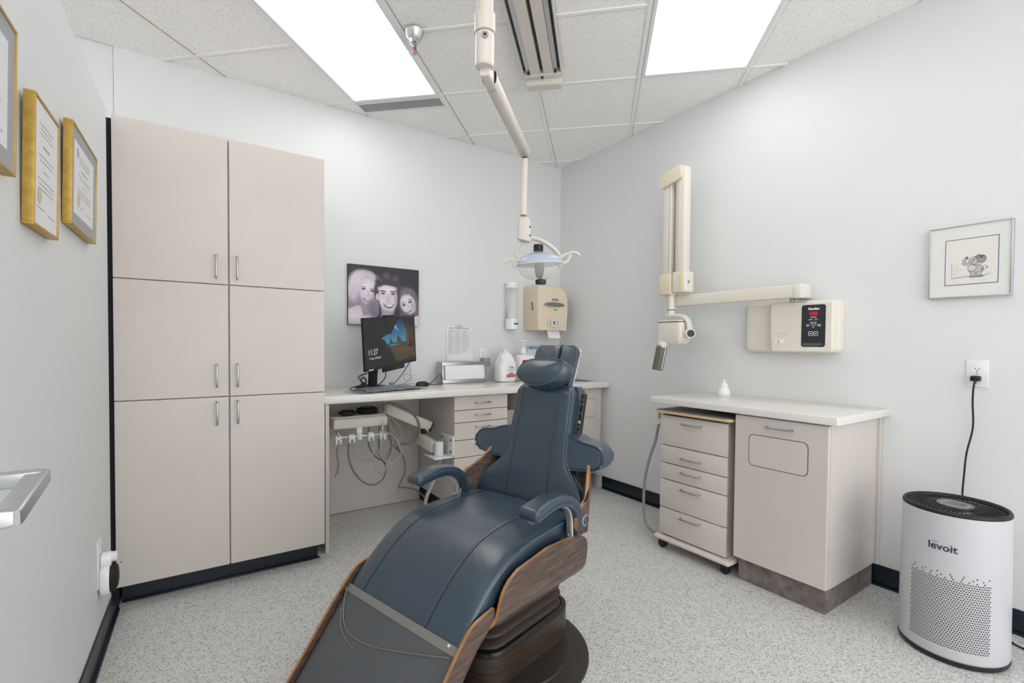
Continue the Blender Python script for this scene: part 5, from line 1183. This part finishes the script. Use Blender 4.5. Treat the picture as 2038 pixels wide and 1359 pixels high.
# lettering wrapped on the drum
def wraptext(s_, size, a0, z0_, rad, m, par):
    cu = bpy.data.curves.new('t', 'FONT'); cu.body = s_; cu.size = size; cu.align_x = 'CENTER'; cu.offset = .0006; cu.resolution_u = 3
    o = bpy.data.objects.new('t', cu); C.objects.link(o); bpy.context.view_layer.update()
    me = bpy.data.meshes.new_from_object(o.evaluated_get(bpy.context.evaluated_depsgraph_get()))
    V = [(AX+rad*math.cos(a0+v.co.x/rad), AY+rad*math.sin(a0+v.co.x/rad), z0_+v.co.y) for v in me.vertices]; F = [tuple(p.vertices) for p in me.polygons]
    bpy.data.objects.remove(o); P('lettering', (V, F, [0]*len(F)), m, par, smooth=False)
wraptext('levoit', .038, math.atan2(-AY, -AX)-.20, .415, .1602, mat('navy_print', (44, 52, 66), .5), t)
P('power_cord', gtube([(2.758, .58, 1.036), (2.745, .583, 1.0), (2.755, 0.587, 0.933), (2.765, 0.586, 0.825), (2.765, 0.603, 0.715), (2.765, 0.609, 0.626), (2.762, 0.612, 0.50), (2.75, .60, .30), (2.74, .55, .08), (2.70, .46, .012), (2.66, .40, .006), (2.68, .30, .006), (2.72, .20, .006)], .0035, 10, 8), BLACK, t, label='black power cord')
P('power_plug', gjoin(gbox(2.752, 2.782, .566, .598, 1.022, 1.045, .005), gcyl((2.757, .582, 1.03), (2.756, .582, 1.010), .006, .004, 10)), BLACK, t)
la = math.atan2(-AY, -AX)-.20-.0208/.16
P('breve_mark', gtube([(AX+.1603*math.cos(la+a/.1603), AY+.1603*math.sin(la+a/.1603), .415+.030-.004*(1-(a/.0075)**2)) for a in np.linspace(-.0075, .0075, 9)], .0011, 6), mat('blue_print', (70, 140, 190), .5), t)

# ------------------------------------------------------------------ partition wall: certificates, socket device, door
def wallframe(name_, label, d0, d1, z0, z1, dep, tilt, mode, gold_w=.006):
    cx_ = lw((d0+d1)/2, 0, z0); t = T(name_, label, 'certificate', cx_, 'gold framed certificates on the low wall')
    def fn(u, v, q):      # u along the wall to the far end, v height, q out of the wall; frame leans out a little at the top
        return lw(d1-u, q+.002+(v)*tilt, z0+v)
    W_, H_ = d1-d0, z1-z0; b = gold_w
    P('frame', gmap(gjoin(gbox(0, W_, 0, b, 0, dep, .001), gbox(0, W_, H_-b, H_, 0, dep, .001), gbox(0, b, b, H_-b, 0, dep, .001), gbox(W_-b, W_, b, H_-b, 0, dep, .001)), fn), GOLD, t)
    mw = .002 if mode == 0 else .035
    P('mat_board', gmap(gbox(b, W_-b, b, H_-b, .002, dep-.004), fn), PAPER if mode == 0 else MATGREY, t, smooth=False)
    P('certificate_paper', gmap(gbox(b+mw, W_-b-mw, b+mw, H_-b-mw, dep-.004, dep-.0034), fn), PAPER, t, smooth=False)
    gl = []
    pw_ = W_-2*b-2*mw; ph_ = H_-2*b-2*mw; x0_, y0_ = b+mw, b+mw
    rn = np.random.RandomState(int(d0*100))
    for k, (f, wd) in enumerate(((.84, .6), (.80, .5), (.76, .55), (.66, .3), (.58, .62), (.54, .5), (.46, .25), (.38, .7), (.34, .6), (.30, .66), (.14, .3), (.12, .3))):
        xm = x0_+pw_*(.5 if k < 10 else (.28 if k == 10 else .75)); wd *= pw_
        x = xm-wd/2
        while x < xm+wd/2:
            L_ = rn.uniform(.004, .014); gl.append(gbox(x, min(x+L_, xm+wd/2), y0_+ph_*f, y0_+ph_*f+(.0045 if k == 3 else .0022), dep-.0034, dep-.0031)); x += L_+.003
    P('print_lines', gmap(gjoin(*gl), fn), INKG, t, smooth=False)
    P('gold_seal', gmap(gprism([(x0_+pw_*.22+(.017+.0012*(k % 2))*math.cos(2*math.pi*k/36), y0_+ph_*.24+(.017+.0012*(k % 2))*math.sin(2*math.pi*k/36)) for k in range(36)], dep-.0034, dep-.0026, lambda a, b_, c_: (a, b_, c_)), fn), GOLDINK, t)
    if mode: P('crest', gmap(gprism([(x0_+pw_*.16+.013*math.cos(q), y0_+ph_*.86+.016*math.sin(q)) for q in np.linspace(0, 2*math.pi, 10, endpoint=False)], dep-.0034, dep-.003, lambda a, b_, c_: (a, b_, c_)), fn), mat('violet_crest', (150, 148, 186), .7), t)
    P('glass', gmap(gbox(b, W_-b, b, H_-b, dep-.0022, dep-.0014), fn), GLZ, t, smooth=False)
    return t
GLZ = mat('picture_glass', (255, 255, 255), .04, alpha=.12)
wallframe('framed_certificate', 'gold framed certificate at the left edge of the picture', 1.285, 1.60, 1.487, 1.775, .021, .02, 1)
wallframe('framed_certificate', 'thick gold framed certificate without a mat, middle one on the low wall', .962, 1.170, 1.419, 1.712, .021, .02, 0)
wallframe('framed_certificate', 'gold framed certificate with grey mat, nearest the tall cabinet', .465, .819, 1.494, 1.787, .021, .02, 1)

t = T('plug_in_air_freshener', 'white plug-in device with round black face low on the partition wall', 'plug-in device', lw(.34, 0, .22))
def ow(u, v, q): return lw(.33-u, q, .335+v)
wo = T('wall_outlet', 'white wall socket low on the left wall beside the tall cabinet', 'wall socket', lw(.33, 0, .24), 'white wall sockets')
P('plate', gmap(gbox(-.045, .045, -.08, .095, 0, .005, .002), ow), WHITE, wo)
P('socket', gmap(gloft([[(x, .055+y, q) for x, y in superell(.0165, .0145, 20, .6)] for q in (.004, .0065)]), ow), WHITEG, wo)
P('plug_body', gmap(gloft([[(x*s1, .012+y*s1, q) for x, y in superell(.026, .028, 24, .8)] for q, s1 in ((.0065, .9), (.010, 1), (.034, 1), (.038, .9))]), ow), WHITEG, t)
P('plug_knob', gmap(gloft([[(x*s1, .020+y*s1, q) for x, y in superell(.019, .018, 24, .9)] for q, s1 in ((.038, 1), (.05, 1), (.054, .85))]), ow), WHITE, t)
P('body', gmap(gloft([[(x*s1, -.060+y*s1, q) for x, y in superell(.046, .058, 32, .85)] for q, s1 in ((.0065, .94), (.012, 1), (.030, 1), (.034, .97))]), ow), WHITEG, t)
P('face', gmap(gloft([[(x*s1, -.056+y*s1, q) for x, y in superell(.043, .054, 32, .85)] for q, s1 in ((.034, 1), (.046, .93), (.054, .72), (.057, .4))]), ow), MATTEB, t, label='domed black face')
P('clip', gmap(gtube([(.03, -.035, .052), (.036, -.028, .060), (.036, -.018, .058)], .0025, 8, 4), ow), STEEL, t)

# open door leaf beside the camera with its lever handle
d = S('door_1', gbox(-.292, -.248, .10, 1.005, .01, 2.05, .002, 1), WHITE)
P('rose', gcyl((-.248, .952, .952), (-.240, .952, .952), .027, seg=32), ALU, d)
lv = P('lever_handle', gjoin(gbar((-.242, .957, .963), (-.176, .957, .963), .024, .022, .3), gbar((-.182, .968, .963), (-.182, .815, .945), .026, .022, .3, upv=(0, 0, 1)), gbar((-.176, .820, .9455), (-.236, .820, .9455), .022, .022, .3)), ALU, d, label='brushed metal return lever')
